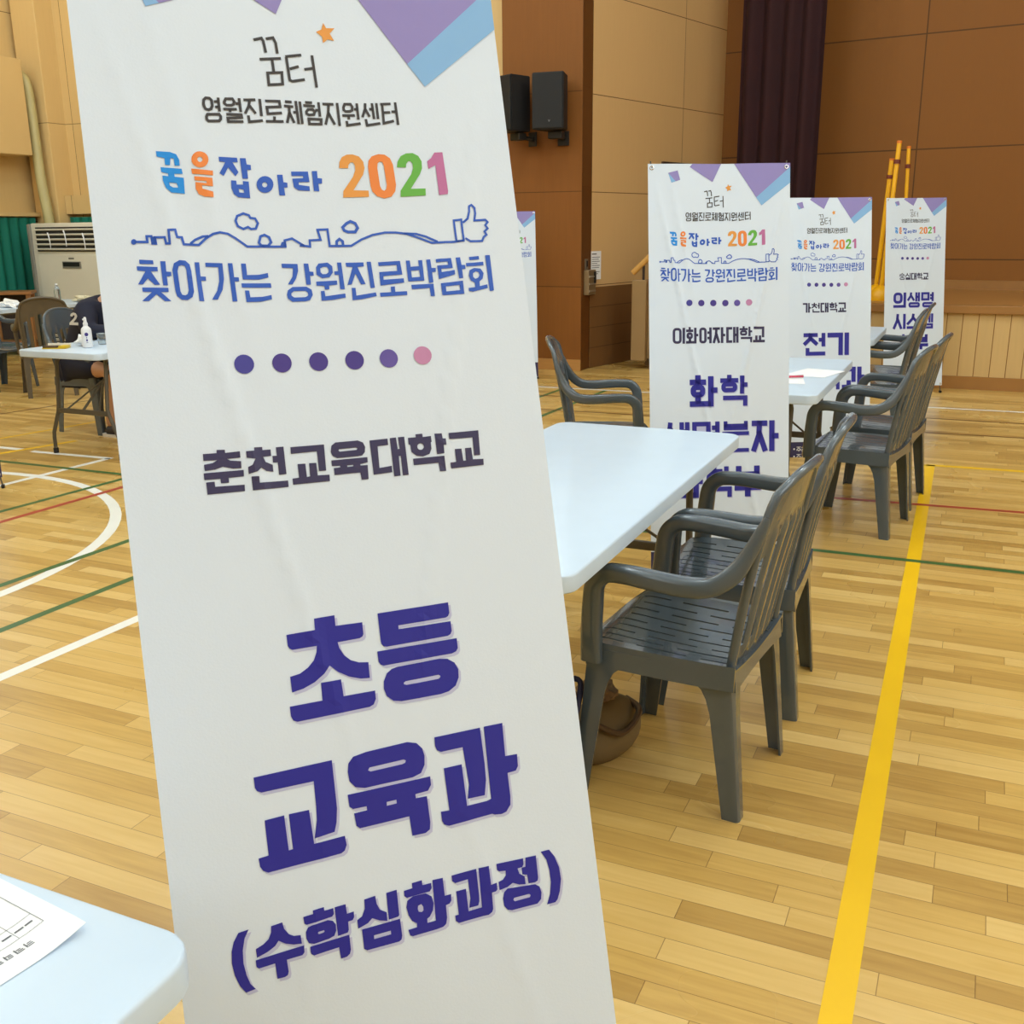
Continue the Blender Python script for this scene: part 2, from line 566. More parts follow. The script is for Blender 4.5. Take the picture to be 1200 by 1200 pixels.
# ------------------------------------------------------------------ banner stands
# printed shapes on the banners, 0.1 mm units from the top left corner: (ink, outline, holes...)
G={}
G['title_near_a']=[('shadow_ink',"2285,9304 2570,9297 2568,9445 2944,9450 2941,9615 2923,9647 2884,9664 2571,9674 2584,9756 2639,9867 2722,9948 2832,9996 2963,10014 2957,10234 2828,10222 2672,10169 2523,10076 2421,9973 2341,10069 2194,10169 2030,10231 1876,10257 1874,10042 2010,10021 2129,9955 2218,9868 2265,9763 2279,9679 1949,9684 1914,9665 1892,9626 1890,9471 2278,9459"),
 ('shadow_ink',"2277,10190 2555,10188 2564,10424 3009,10420 3007,10535 2968,10608 2906,10632 1901,10662 1849,10637 1823,10576 1823,10442 2269,10434"),
 ('shadow_ink',"3174,9359 4220,9347 4221,9499 4196,9543 4157,9559 3450,9568 3448,9622 4223,9621 4225,9761 4200,9805 4155,9824 3250,9840 3204,9829 3178,9790 3173,9754"),
 ('shadow_ink',"3105,9887 4285,9877 4285,10019 4254,10062 4190,10083 3171,10096 3131,10076 3108,10033"),
 ('shadow_ink',"3367,10144 3986,10129 4107,10148 4209,10221 4254,10323 4244,10440 4185,10549 4073,10612 3948,10631 3367,10632 3251,10605 3166,10527 3136,10419 3147,10316 3204,10210 3282,10160"),
 ('violet_ink',"2253,9262 2538,9255 2536,9403 2912,9408 2909,9573 2891,9605 2852,9622 2539,9632 2552,9714 2607,9825 2690,9906 2800,9954 2931,9972 2925,10192 2796,10180 2640,10127 2491,10034 2389,9931 2309,10027 2162,10127 1998,10189 1844,10215 1842,10000 1978,9979 2097,9913 2186,9826 2233,9721 2247,9637 1917,9642 1882,9623 1860,9584 1858,9429 2246,9417"),
 ('violet_ink',"2245,10148 2523,10146 2532,10382 2977,10378 2975,10493 2936,10566 2874,10590 1869,10620 1817,10595 1791,10534 1791,10400 2237,10392"),
 ('violet_ink',"3142,9317 4188,9305 4189,9457 4164,9501 4125,9517 3418,9526 3416,9580 4191,9579 4193,9719 4168,9763 4123,9782 3218,9798 3172,9787 3146,9748 3141,9712"),
 ('violet_ink',"3073,9845 4253,9835 4253,9977 4222,10020 4158,10041 3139,10054 3099,10034 3076,9991"),
 ('violet_ink',"3335,10102 3954,10087 4075,10106 4177,10179 4222,10281 4212,10398 4153,10507 4041,10570 3916,10589 3335,10590 3219,10563 3134,10485 3104,10377 3115,10274 3172,10168 3250,10118","3427,10322 3914,10311 3943,10330 3936,10352 3907,10369 3433,10376 3399,10361 3397,10338")]
G['title_near_b']=[('shadow_ink',"1241,11293 2299,11261 2292,11923 2263,12110 2222,12230 1945,12260 2002,12022 2015,11832 2022,11497 1318,11510 1266,11480 1243,11435"),
 ('shadow_ink',"1318,11885 1579,11871 1586,12345 1643,12342 1642,11869 1915,11866 1930,12330 2353,12314 2364,12439 2329,12512 2277,12539 1288,12577 1224,12540 1191,12476 1183,12365 1317,12354"),
 ('shadow_ink',"2779,11239 3374,11213 3507,11252 3582,11342 3603,11447 3587,11577 3522,11681 3397,11716 2703,11725 2575,11689 2505,11594 2497,11462 2517,11352 2593,11269"),
 ('shadow_ink',"2457,11772 3648,11753 3647,11873 3593,11946 3405,11957 3405,12014 3567,12017 3572,12391 3553,12487 3486,12523 3291,12520 3281,12243 2573,12258 2528,12216 2516,12041 2699,12034 2699,11979 2508,11978 2463,11936"),
 ('shadow_ink',"3778,11222 4473,11211 4478,11734 4469,11971 4424,12183 4162,12180 4205,11986 4195,11781 4178,11439 3848,11443 3793,11409 3773,11345"),
 ('shadow_ink',"3860,11681 4133,11677 4139,12277 4438,12271 4513,12253 4531,11208 4820,11205 4805,11688 4989,11692 4981,11867 4940,11927 4809,11936 4809,12280 4794,12397 4720,12484 4644,12502 4536,12489 4503,12469 3838,12499 3772,12468 3744,12412 3743,12278 3869,12284"),
 ('violet_ink',"1209,11251 2267,11219 2260,11881 2231,12068 2190,12188 1913,12218 1970,11980 1983,11790 1990,11455 1286,11468 1234,11438 1211,11393"),
 ('violet_ink',"1286,11843 1547,11829 1554,12303 1611,12300 1610,11827 1883,11824 1898,12288 2321,12272 2332,12397 2297,12470 2245,12497 1256,12535 1192,12498 1159,12434 1151,12323 1285,12312"),
 ('violet_ink',"2747,11197 3342,11171 3475,11210 3550,11300 3571,11405 3555,11535 3490,11639 3365,11674 2671,11683 2543,11647 2473,11552 2465,11420 2485,11310 2561,11227","2770,11418 3262,11402 3294,11421 3280,11452 3237,11463 2780,11476 2746,11453"),
 ('violet_ink',"2425,11730 3616,11711 3615,11831 3561,11904 3373,11915 3373,11972 3535,11975 3540,12349 3521,12445 3454,12481 3259,12478 3249,12201 2541,12216 2496,12174 2484,11999 2667,11992 2667,11937 2476,11936 2431,11894","2952,11937 3094,11934 3091,11986 2949,11989"),
 ('violet_ink',"3746,11180 4441,11169 4446,11692 4437,11929 4392,12141 4130,12138 4173,11944 4163,11739 4146,11397 3816,11401 3761,11367 3741,11303"),
 ('violet_ink',"3828,11639 4101,11635 4107,12235 4406,12229 4481,12211 4499,11166 4788,11163 4773,11646 4957,11650 4949,11825 4908,11885 4777,11894 4777,12238 4762,12355 4688,12442 4612,12460 4504,12447 4471,12427 3806,12457 3740,12426 3712,12370 3711,12236 3837,12242")]
G['title_near_c']=[('shadow_ink',"817,13265 951,13253 887,13356 847,13503 837,13678 861,13842 896,13960 954,14041 827,14056 761,13953 711,13802 691,13640 705,13486 745,13369"),
 ('shadow_ink',"1241,13282 1391,13268 1406,13358 1456,13440 1521,13481 1610,13491 1613,13607 1508,13594 1403,13557 1315,13495 1265,13552 1161,13604 1015,13646 1013,13530 1115,13493 1189,13443 1232,13364"),
 ('shadow_ink',"994,13674 1639,13636 1633,13727 1603,13759 1394,13769 1400,13926 1384,13972 1343,13987 1244,13985 1239,13778 1022,13790 996,13764"),
 ('shadow_ink',"1671,13263 1804,13253 1805,13205 1957,13195 1959,13247 2082,13242 2081,13323 2053,13351 1704,13376 1676,13355"),
 ('shadow_ink',"1762,13401 1988,13382 2056,13409 2090,13468 2087,13549 2053,13612 1978,13633 1773,13648 1705,13624 1679,13557 1683,13468 1716,13415"),
 ('shadow_ink',"2100,13236 2253,13229 2258,13361 2352,13353 2349,13430 2324,13465 2261,13470 2256,13581 2238,13614 2102,13628"),
 ('shadow_ink',"1716,13673 2255,13648 2254,13847 2234,13903 2189,13932 2106,13937 2098,13780 1755,13799 1722,13774 1713,13747"),
 ('shadow_ink',"2514,13228 2670,13214 2677,13325 2713,13417 2801,13474 2797,13593 2695,13563 2592,13505 2527,13557 2385,13599 2385,13480 2456,13447 2505,13356"),
 ('shadow_ink',"2827,13212 2978,13204 2973,13553 2954,13574 2820,13582"),
 ('shadow_ink',"2435,13622 2977,13609 2980,13847 2964,13895 2929,13913 2472,13917 2434,13889"),
 ('shadow_ink',"3078,13244 3202,13236 3202,13166 3349,13159 3351,13229 3479,13229 3478,13301 3447,13340 3108,13349 3075,13320"),
 ('shadow_ink',"3195,13349 3380,13351 3460,13413 3481,13513 3457,13612 3404,13684 3362,13705 3359,13763 3482,13762 3501,13194 3655,13199 3654,13453 3748,13452 3741,13544 3709,13579 3655,13587 3650,13765 3627,13844 3579,13875 3489,13884 3127,13891 3093,13874 3075,13790 3202,13784 3208,13729 3143,13682 3105,13599 3085,13480 3109,13391"),
 ('shadow_ink',"3787,13198 4160,13188 4157,13569 4150,13653 4127,13708 3991,13709 4024,13580 4020,13305 3828,13316 3787,13279"),
 ('shadow_ink',"3828,13433 3975,13432 3976,13754 4179,13746 4194,13185 4352,13189 4353,13461 4442,13454 4439,13550 4413,13570 4351,13573 4341,13807 4322,13846 4266,13875 4186,13872 3812,13880 3772,13842 3771,13763 3824,13766"),
 ('shadow_ink',"4471,13191 4887,13203 4883,13285 4860,13323 4784,13328 4802,13408 4877,13463 4878,13578 4781,13562 4685,13515 4595,13555 4471,13569 4470,13450 4542,13434 4595,13382 4598,13317 4500,13305 4469,13277"),
 ('shadow_ink',"4923,13200 5088,13205 5083,13528 5069,13569 5026,13585 4925,13579 4918,13450 4846,13429 4847,13331 4906,13330"),
 ('shadow_ink',"4593,13576 5022,13613 5087,13661 5106,13753 5087,13847 5021,13897 4621,13897 4555,13870 4512,13806 4508,13697 4536,13617"),
 ('shadow_ink',"5169,13168 5303,13167 5376,13288 5427,13454 5434,13632 5393,13799 5342,13908 5301,13943 5169,13944 5235,13806 5270,13638 5269,13462 5242,13301"),
 ('violet_ink',"785,13223 919,13211 855,13314 815,13461 805,13636 829,13800 864,13918 922,13999 795,14014 729,13911 679,13760 659,13598 673,13444 713,13327"),
 ('violet_ink',"1209,13240 1359,13226 1374,13316 1424,13398 1489,13439 1578,13449 1581,13565 1476,13552 1371,13515 1283,13453 1233,13510 1129,13562 983,13604 981,13488 1083,13451 1157,13401 1200,13322"),
 ('violet_ink',"962,13632 1607,13594 1601,13685 1571,13717 1362,13727 1368,13884 1352,13930 1311,13945 1212,13943 1207,13736 990,13748 964,13722"),
 ('violet_ink',"1639,13221 1772,13211 1773,13163 1925,13153 1927,13205 2050,13200 2049,13281 2021,13309 1672,13334 1644,13313"),
 ('violet_ink',"1730,13359 1956,13340 2024,13367 2058,13426 2055,13507 2021,13570 1946,13591 1741,13606 1673,13582 1647,13515 1651,13426 1684,13373","1819,13462 1891,13460 1899,13478 1881,13490 1819,13494 1805,13477"),
 ('violet_ink',"2068,13194 2221,13187 2226,13319 2320,13311 2317,13388 2292,13423 2229,13428 2224,13539 2206,13572 2070,13586"),
 ('violet_ink',"1684,13631 2223,13606 2222,13805 2202,13861 2157,13890 2074,13895 2066,13738 1723,13757 1690,13732 1681,13705"),
 ('violet_ink',"2482,13186 2638,13172 2645,13283 2681,13375 2769,13432 2765,13551 2663,13521 2560,13463 2495,13515 2353,13557 2353,13438 2424,13405 2473,13314"),
 ('violet_ink',"2795,13170 2946,13162 2941,13511 2922,13532 2788,13540"),
 ('violet_ink',"2403,13580 2945,13567 2948,13805 2932,13853 2897,13871 2440,13875 2402,13847","2556,13699 2797,13694 2795,13745 2554,13750"),
 ('violet_ink',"3046,13202 3170,13194 3170,13124 3317,13117 3319,13187 3447,13187 3446,13259 3415,13298 3076,13307 3043,13278"),
 ('violet_ink',"3163,13307 3348,13309 3428,13371 3449,13471 3425,13570 3372,13642 3330,13663 3327,13721 3450,13720 3469,13152 3623,13157 3622,13411 3716,13410 3709,13502 3677,13537 3623,13545 3618,13723 3595,13802 3547,13833 3457,13842 3095,13849 3061,13832 3043,13748 3170,13742 3176,13687 3111,13640 3073,13557 3053,13438 3077,13349","3221,13453 3270,13442 3293,13485 3291,13537 3263,13552 3221,13537 3211,13497"),
 ('violet_ink',"3755,13156 4128,13146 4125,13527 4118,13611 4095,13666 3959,13667 3992,13538 3988,13263 3796,13274 3755,13237"),
 ('violet_ink',"3796,13391 3943,13390 3944,13712 4147,13704 4162,13143 4320,13147 4321,13419 4410,13412 4407,13508 4381,13528 4319,13531 4309,13765 4290,13804 4234,13833 4154,13830 3780,13838 3740,13800 3739,13721 3792,13724"),
 ('violet_ink',"4439,13149 4855,13161 4851,13243 4828,13281 4752,13286 4770,13366 4845,13421 4846,13536 4749,13520 4653,13473 4563,13513 4439,13527 4438,13408 4510,13392 4563,13340 4566,13275 4468,13263 4437,13235"),
 ('violet_ink',"4891,13158 5056,13163 5051,13486 5037,13527 4994,13543 4893,13537 4886,13408 4814,13387 4815,13289 4874,13288"),
 ('violet_ink',"4561,13534 4990,13571 5055,13619 5074,13711 5055,13805 4989,13855 4589,13855 4523,13828 4480,13764 4476,13655 4504,13575","4645,13689 4881,13687 4901,13709 4886,13736 4650,13740 4631,13714"),
 ('violet_ink',"5137,13126 5271,13125 5344,13246 5395,13412 5402,13590 5361,13757 5310,13866 5269,13901 5137,13902 5203,13764 5238,13596 5237,13420 5210,13259")]
G['school_near']=[('navy_ink',"1227,6828 1335,6834 1334,6877 1528,6872 1527,6959 1346,6960 1393,6987 1530,7008 1524,7102 1414,7099 1284,7061 1181,7090 1044,7097 1043,7013 1157,7001 1220,6966 1042,6961 1044,6869 1222,6871"),
 ('navy_ink',"1027,7127 1550,7129 1545,7216 1342,7218 1340,7284 1234,7282 1233,7221 1025,7218"),
 ('navy_ink',"1043,7253 1154,7252 1155,7321 1541,7330 1536,7417 1044,7417"),
 ('navy_ink',"1722,6836 1831,6838 1832,6881 1940,6881 1939,6971 1829,6974 1855,7047 1945,7094 1943,7191 1850,7170 1787,7120 1730,7167 1611,7191 1613,7095 1672,7074 1724,6991 1607,6968 1609,6879 1720,6880"),
 ('navy_ink',"2016,6858 2119,6858 2116,7239 2015,7239 2018,7067 1952,7065 1956,6973 2015,6975"),
 ('navy_ink',"1642,7229 1743,7234 1743,7323 2127,7329 2125,7418 1641,7419"),
 ('navy_ink',"2211,6874 2677,6875 2665,7243 2565,7239 2568,6963 2209,6967"),
 ('navy_ink',"2283,7116 2389,7119 2389,7305 2435,7302 2442,7118 2540,7122 2541,7298 2703,7304 2701,7394 2189,7394 2191,7309 2281,7305"),
 ('navy_ink',"2838,6862 3157,6861 3227,6895 3252,6961 3238,7033 3195,7078 3130,7083 2838,7083 2779,7047 2759,6991 2779,6902","2880,6961 3118,6958 3140,6975 3123,6992 2885,6996 2869,6979"),
 ('navy_ink',"2754,7108 3266,7108 3262,7181 3153,7198 3155,7217 3256,7219 3246,7420 3148,7420 3139,7315 2774,7317 2777,7218 2868,7217 2865,7194 2753,7189","2966,7199 3052,7196 3053,7218 2967,7221"),
 ('navy_ink',"3325,6876 3587,6870 3587,6962 3431,6967 3421,7278 3601,7263 3599,7355 3327,7366"),
 ('navy_ink',"3621,6867 3712,6865 3718,7034 3745,7031 3741,6864 3834,6864 3834,7415 3747,7415 3749,7133 3721,7134 3714,7416 3620,7418"),
 ('navy_ink',"4004,6843 4106,6842 4108,6891 4230,6886 4231,6970 4218,6978 4216,7072 4179,7143 4079,7171 3985,7154 3916,7092 3910,6989 3886,6978 3888,6885 4003,6886","4108,7031 4098,7054 4078,7070 4052,7074 4028,7066 4012,7047 4009,7022 4018,6999 4039,6983 4064,6978 4088,6987 4104,7006"),
 ('navy_ink',"4288,6857 4394,6862 4399,6937 4447,6941 4445,7031 4400,7031 4397,7153 4289,7158"),
 ('navy_ink',"3927,7191 4392,7190 4397,7412 4296,7412 4293,7284 3925,7284"),
 ('navy_ink',"4500,6865 4966,6860 4950,7224 4856,7226 4864,6957 4500,6955"),
 ('navy_ink',"4570,7106 4672,7107 4679,7287 4722,7288 4728,7106 4825,7105 4829,7280 4992,7287 4987,7376 4479,7384 4477,7297 4569,7294")]
G['slogan']=[('sky_ink',"896,2755 1076,2762 1153,2793 1185,2868 1182,2949 1116,2948 1116,2852 1073,2844 1056,2944 992,2939 996,2849 898,2829"),
 ('sky_ink',"932,2973 1202,2990 1208,3060 1099,3061 1099,3100 1215,3114 1207,3332 1035,3318 971,3254 942,3158 944,3088 1019,3094 1019,3056 935,3041","1020,3179 1119,3189 1129,3249 1063,3247 1025,3222"),
 ('orange_ink',"1569,2856 1559,2891 1540,2922 1512,2948 1478,2964 1443,2970 1409,2965 1379,2949 1357,2925 1344,2894 1343,2859 1352,2824 1372,2793 1399,2768 1432,2751 1468,2745 1502,2750 1532,2765 1555,2790 1567,2821","1490,2857 1484,2875 1469,2889 1451,2894 1434,2890 1423,2876 1421,2858 1427,2840 1442,2826 1460,2821 1476,2825 1488,2839"),
 ('orange_ink',"1326,2988 1610,3007 1606,3074 1331,3059"),
 ('orange_ink',"1354,3091 1592,3107 1589,3226 1442,3215 1443,3263 1581,3299 1580,3377 1465,3373 1387,3338 1355,3263 1361,3171 1507,3187 1506,3155 1353,3149"),
 ('blue_ink',"1709,2811 1954,2820 1958,2883 1884,2884 1952,3021 1904,3080 1819,2957 1747,3077 1695,3039 1790,2885 1707,2876"),
 ('blue_ink',"1992,2824 2070,2823 2075,2910 2129,2916 2125,2986 2072,2987 2073,3112 1995,3112"),
 ('blue_ink',"1838,3137 1907,3141 1907,3196 1996,3195 1997,3145 2075,3151 2069,3385 1912,3374 1855,3327 1832,3250","1926,3254 1992,3263 1995,3311 1931,3305"),
 ('blue_ink',"2410,3188 2400,3225 2380,3259 2351,3285 2317,3302 2280,3308 2245,3302 2215,3285 2193,3259 2180,3226 2179,3190 2188,3153 2209,3120 2237,3093 2271,3076 2308,3070 2343,3076 2373,3092 2396,3118 2409,3152","2326,3193 2319,3212 2304,3226 2285,3231 2267,3226 2256,3212 2253,3194 2260,3175 2275,3161 2293,3156 2311,3161 2323,3175"),
 ('blue_ink',"2476,3049 2552,3048 2552,3154 2606,3163 2602,3229 2552,3232 2556,3343 2476,3343"),
 ('blue_ink',"2677,3002 2914,3000 2918,3152 2764,3153 2764,3191 2911,3212 2910,3279 2750,3269 2690,3225 2682,3102 2837,3095 2836,3063 2676,3065"),
 ('blue_ink',"2970,2993 3043,2992 3040,3093 3102,3099 3093,3173 3042,3174 3042,3286 2965,3279")]
G['year']=[('amber_ink',"3365,2948 3380,2859 3422,2789 3496,2752 3582,2747 3672,2777 3725,2854 3734,2947 3702,3041 3534,3271 3752,3277 3749,3367 3372,3375 3386,3282 3551,3073 3593,2980 3598,2910 3576,2864 3537,2864 3504,2903 3496,2950"),
 ('orange_ink',"3805,2837 3860,2774 3959,2741 4053,2748 4126,2801 4159,2895 4169,3194 4146,3288 4081,3366 3974,3393 3868,3359 3806,3289 3791,3211 3786,2931","3935,2875 3970,2848 4005,2858 4022,2913 4030,3194 4015,3257 3983,3281 3950,3265 3929,3210 3921,2945"),
 ('green_ink',"4214,2934 4236,2847 4291,2768 4376,2727 4474,2720 4558,2763 4597,2842 4592,2945 4549,3033 4384,3252 4608,3247 4599,3350 4216,3371 4227,3280 4419,3034 4454,2947 4455,2876 4427,2840 4394,2842 4360,2885 4350,2935"),
 ('pink_ink',"4684,2841 4750,2792 4810,2709 4935,2703 4948,3285 4938,3333 4804,3346 4803,2895 4689,2956")]
G['skyline']=[('blue_ink',"519,3985 514,4001 502,4014 488,4021 472,4021 459,4013 450,4000 449,3984 454,3968 465,3955 480,3947 495,3948 509,3955 517,3968"),
 ('blue_ink',"483,4000 671,4003 669,3925 697,3925 702,4025 778,4026 771,3941 865,3942 876,4027 951,4028 955,3847 1011,3845 1026,3944 1086,3945 1102,4041 1317,4049 1423,3957 1519,3900 1608,3881 1704,3898 1798,3958 1946,4076 2490,4085 2489,3993 2575,3973 2730,4077 2833,4093 2837,4001 2996,3996 2969,3853 3075,3849 3079,4088 3406,4093 3567,4003 3733,3941 3919,3909 4079,3911 4238,3933 4372,3980 4602,4073 4945,4064 5094,4049 5091,4018 4943,4032 4608,4041 4383,3951 4245,3902 4081,3879 3916,3877 3724,3910 3554,3974 3398,4061 3111,4056 3106,3816 2930,3822 2958,3965 2806,3970 2803,4056 2742,4047 2581,3938 2457,3968 2458,4053 1957,4045 1816,3932 1716,3868 1608,3849 1507,3870 1404,3931 1306,4017 1129,4010 1113,3914 1053,3913 1038,3812 924,3816 920,3996 904,3996 893,3911 737,3909 743,3993 732,3993 727,3894 637,3893 638,3971 484,3968"),
 ('blue_ink',"1211,4029 1276,3978 1379,3934 1449,3928 1447,3897 1372,3902 1260,3950 1192,4004"),
 ('blue_ink',"4196,3925 4381,3937 4516,3977 4685,4055 4699,4027 4528,3947 4387,3905 4198,3894"),
 ('blue_ink',"1818,3699 1851,3623 1951,3581 2034,3612 2050,3647 2113,3654 2150,3735 2107,3826 2028,3834 1991,3807 1926,3834 1844,3787","1852,3701 1875,3647 1952,3616 2011,3638 2029,3677 2091,3684 2115,3735 2086,3796 2037,3801 1995,3770 1928,3798 1871,3766"),
 ('blue_ink',"2097,4011 2134,3908 2205,3881 2278,3922 2303,4009 2246,4072 2133,4068","2136,4006 2161,3935 2202,3920 2248,3946 2263,4000 2231,4036 2153,4033"),
 ('blue_ink',"2398,4068 2427,4006 2483,3992 2478,4069"),
 ('blue_ink',"2669,4072 2685,4028 2738,4040 2745,4078"),
 ('blue_ink',"701,4009 715,3918 767,3919 764,4014"),
 ('blue_ink',"3288,3801 3363,3734 3435,3700 3515,3737 3550,3823 3494,3897 3378,3895 3313,3867","3335,3813 3386,3768 3435,3744 3484,3767 3504,3817 3474,3856 3387,3855 3344,3837"),
 ('blue_ink',"3214,4066 3220,4018 3246,3999 3268,4018 3268,4066 3306,4065 3306,4000 3247,3951 3184,3998 3177,4062"),
 ('blue_ink',"4965,3714 5113,3700 5109,4050 4967,4057","4997,3743 5081,3735 5078,4020 4999,4024"),
 ('blue_ink',"5125,3778 5210,3717 5250,3605 5260,3529 5282,3519 5313,3549 5315,3623 5284,3748 5473,3737 5491,3756 5449,3802 5480,3848 5424,3894 5450,3941 5409,3970 5380,4024 5207,4028 5130,3986 5115,4014 5199,4060 5399,4055 5434,3992 5492,3951 5465,3902 5522,3854 5489,3805 5535,3756 5487,3704 5325,3714 5347,3627 5345,3535 5288,3480 5231,3508 5219,3597 5183,3697 5106,3752")]
G['event_title']=[('blue_ink',"525,4223 697,4235 699,4287 524,4280"),
 ('blue_ink',"485,4311 745,4326 742,4383 655,4384 752,4565 684,4565 606,4477 537,4556 476,4554 587,4379 485,4368"),
 ('blue_ink',"787,4248 853,4250 850,4390 911,4395 908,4452 849,4454 851,4576 791,4576"),
 ('blue_ink',"522,4596 852,4609 850,4666 754,4666 871,4791 789,4788 693,4691 588,4780 502,4777 640,4660 522,4653"),
 ('blue_ink',"929,4371 958,4281 1032,4242 1109,4252 1158,4302 1171,4393 1175,4673 1148,4747 1081,4785 1004,4775 951,4724 937,4649","993,4389 1015,4324 1052,4311 1093,4325 1107,4383 1108,4655 1090,4704 1057,4719 1019,4709 1001,4660"),
 ('blue_ink',"1227,4271 1287,4272 1284,4465 1352,4469 1350,4525 1286,4525 1295,4806 1231,4804"),
 ('blue_ink',"1366,4277 1590,4290 1587,4503 1554,4652 1475,4788 1400,4785 1480,4667 1522,4535 1530,4344 1367,4335"),
 ('blue_ink',"1662,4292 1723,4293 1725,4486 1786,4489 1786,4546 1726,4546 1731,4822 1668,4819"),
 ('blue_ink',"1839,4297 1904,4299 1903,4458 2062,4458 2188,4435 2189,4498 2054,4525 1839,4519"),
 ('blue_ink',"1812,4573 2212,4580 2213,4642 1814,4632"),
 ('blue_ink',"1849,4673 1906,4675 1912,4768 2075,4766 2201,4744 2203,4803 2051,4833 1852,4834"),
 ('blue_ink',"2390,4308 2612,4318 2608,4417 2570,4520 2509,4605 2445,4603 2522,4493 2543,4376 2391,4367"),
 ('blue_ink',"2697,4314 2762,4316 2767,4429 2820,4435 2819,4488 2767,4492 2765,4617 2701,4616"),
 ('blue_ink',"2435,4686 2504,4641 2698,4642 2765,4688 2774,4762 2727,4834 2660,4850 2480,4849 2422,4802 2416,4745","2476,4731 2515,4701 2678,4701 2708,4728 2709,4768 2667,4790 2513,4790 2477,4765"),
 ('blue_ink',"2865,4371 2905,4319 3037,4309 3096,4363 3093,4455 3038,4520 2932,4530 2860,4476","2922,4390 2964,4368 3017,4369 3039,4401 3033,4448 2999,4471 2947,4473 2921,4446"),
 ('blue_ink',"2843,4575 3138,4570 3136,4628 3016,4638 3018,4691 2952,4694 2950,4641 2841,4633"),
 ('blue_ink',"3169,4311 3229,4313 3236,4698 3170,4696 3174,4489 3116,4488 3116,4437 3172,4436"),
 ('blue_ink',"2892,4713 2945,4710 2948,4789 3234,4759 3235,4817 3039,4845 2889,4850"),
 ('blue_ink',"3292,4319 3550,4320 3548,4379 3453,4384 3544,4635 3476,4638 3415,4477 3342,4634 3281,4638 3386,4383 3294,4375"),
 ('blue_ink',"3596,4313 3658,4314 3672,4692 3609,4696"),
 ('blue_ink',"3337,4682 3390,4684 3390,4796 3677,4760 3684,4813 3464,4851 3329,4860"),
 ('blue_ink',"3763,4324 4088,4312 4100,4513 3815,4527 3814,4581 4112,4568 4113,4630 3757,4665 3762,4467 4029,4457 4032,4371 3765,4378"),
 ('blue_ink',"3905,4686 3966,4683 3964,4761 4139,4758 4137,4815 3737,4826 3736,4767 3903,4764"),
 ('blue_ink',"4177,4312 4236,4310 4236,4403 4362,4397 4362,4310 4423,4309 4419,4612 4175,4618","4236,4462 4363,4455 4362,4555 4238,4560"),
 ('blue_ink',"4486,4304 4546,4300 4549,4429 4612,4431 4607,4488 4550,4492 4551,4643 4485,4649"),
 ('blue_ink',"4217,4668 4549,4662 4548,4848 4489,4846 4484,4723 4217,4734"),
 ('blue_ink',"4630,4302 4866,4288 4876,4437 4694,4449 4697,4496 4901,4468 4898,4534 4642,4599 4638,4398 4811,4388 4808,4341 4630,4351"),
 ('blue_ink',"4938,4286 5005,4282 5010,4401 5068,4400 5070,4458 5011,4465 5015,4595 4951,4599"),
 ('blue_ink',"4662,4660 5004,4634 5005,4830 4663,4838","4733,4708 4944,4695 4949,4773 4732,4783"),
 ('blue_ink',"5148,4279 5304,4266 5306,4316 5150,4327"),
 ('blue_ink',"5086,4372 5366,4354 5365,4407 5089,4422"),
 ('blue_ink',"5131,4479 5208,4445 5309,4455 5350,4526 5324,4609 5269,4649 5266,4719 5387,4695 5388,4750 5148,4799 5086,4788 5086,4741 5192,4731 5194,4667 5135,4632 5112,4562","5183,4522 5231,4495 5273,4510 5282,4552 5256,4593 5208,4606 5176,4577"),
 ('blue_ink',"5408,4257 5482,4255 5481,4790 5412,4799")]
G['dream_logo']=[('black_ink',"2379,1152 2476,1125 2488,1149 2505,1309 2544,1305 2526,1138 2497,1078 2368,1115"),
 ('black_ink',"2552,1127 2636,1108 2658,1163 2665,1312 2704,1310 2696,1155 2661,1062 2543,1089"),
 ('black_ink',"2429,1427 2728,1397 2724,1358 2425,1388"),
 ('black_ink',"2580,1399 2584,1581 2623,1581 2619,1399"),
 ('black_ink',"2496,1580 2735,1560 2726,1766 2493,1788","2535,1615 2694,1602 2689,1731 2533,1745"),
 ('black_ink',"2783,1356 2795,1698 2847,1722 3032,1688 3025,1650 2852,1682 2833,1673 2822,1355"),
 ('black_ink',"2794,1368 3023,1333 3017,1295 2788,1329"),
 ('black_ink',"2839,1543 2969,1502 2957,1464 2827,1506"),
 ('black_ink',"3152,1312 3165,1781 3204,1780 3191,1311"),
 ('black_ink',"3042,1542 3179,1518 3172,1479 3035,1504"),
 ('amber_ink',"3390,828 3424,903 3545,899 3466,981 3518,1087 3430,1066 3354,1124 3350,1032 3271,964 3352,928")]
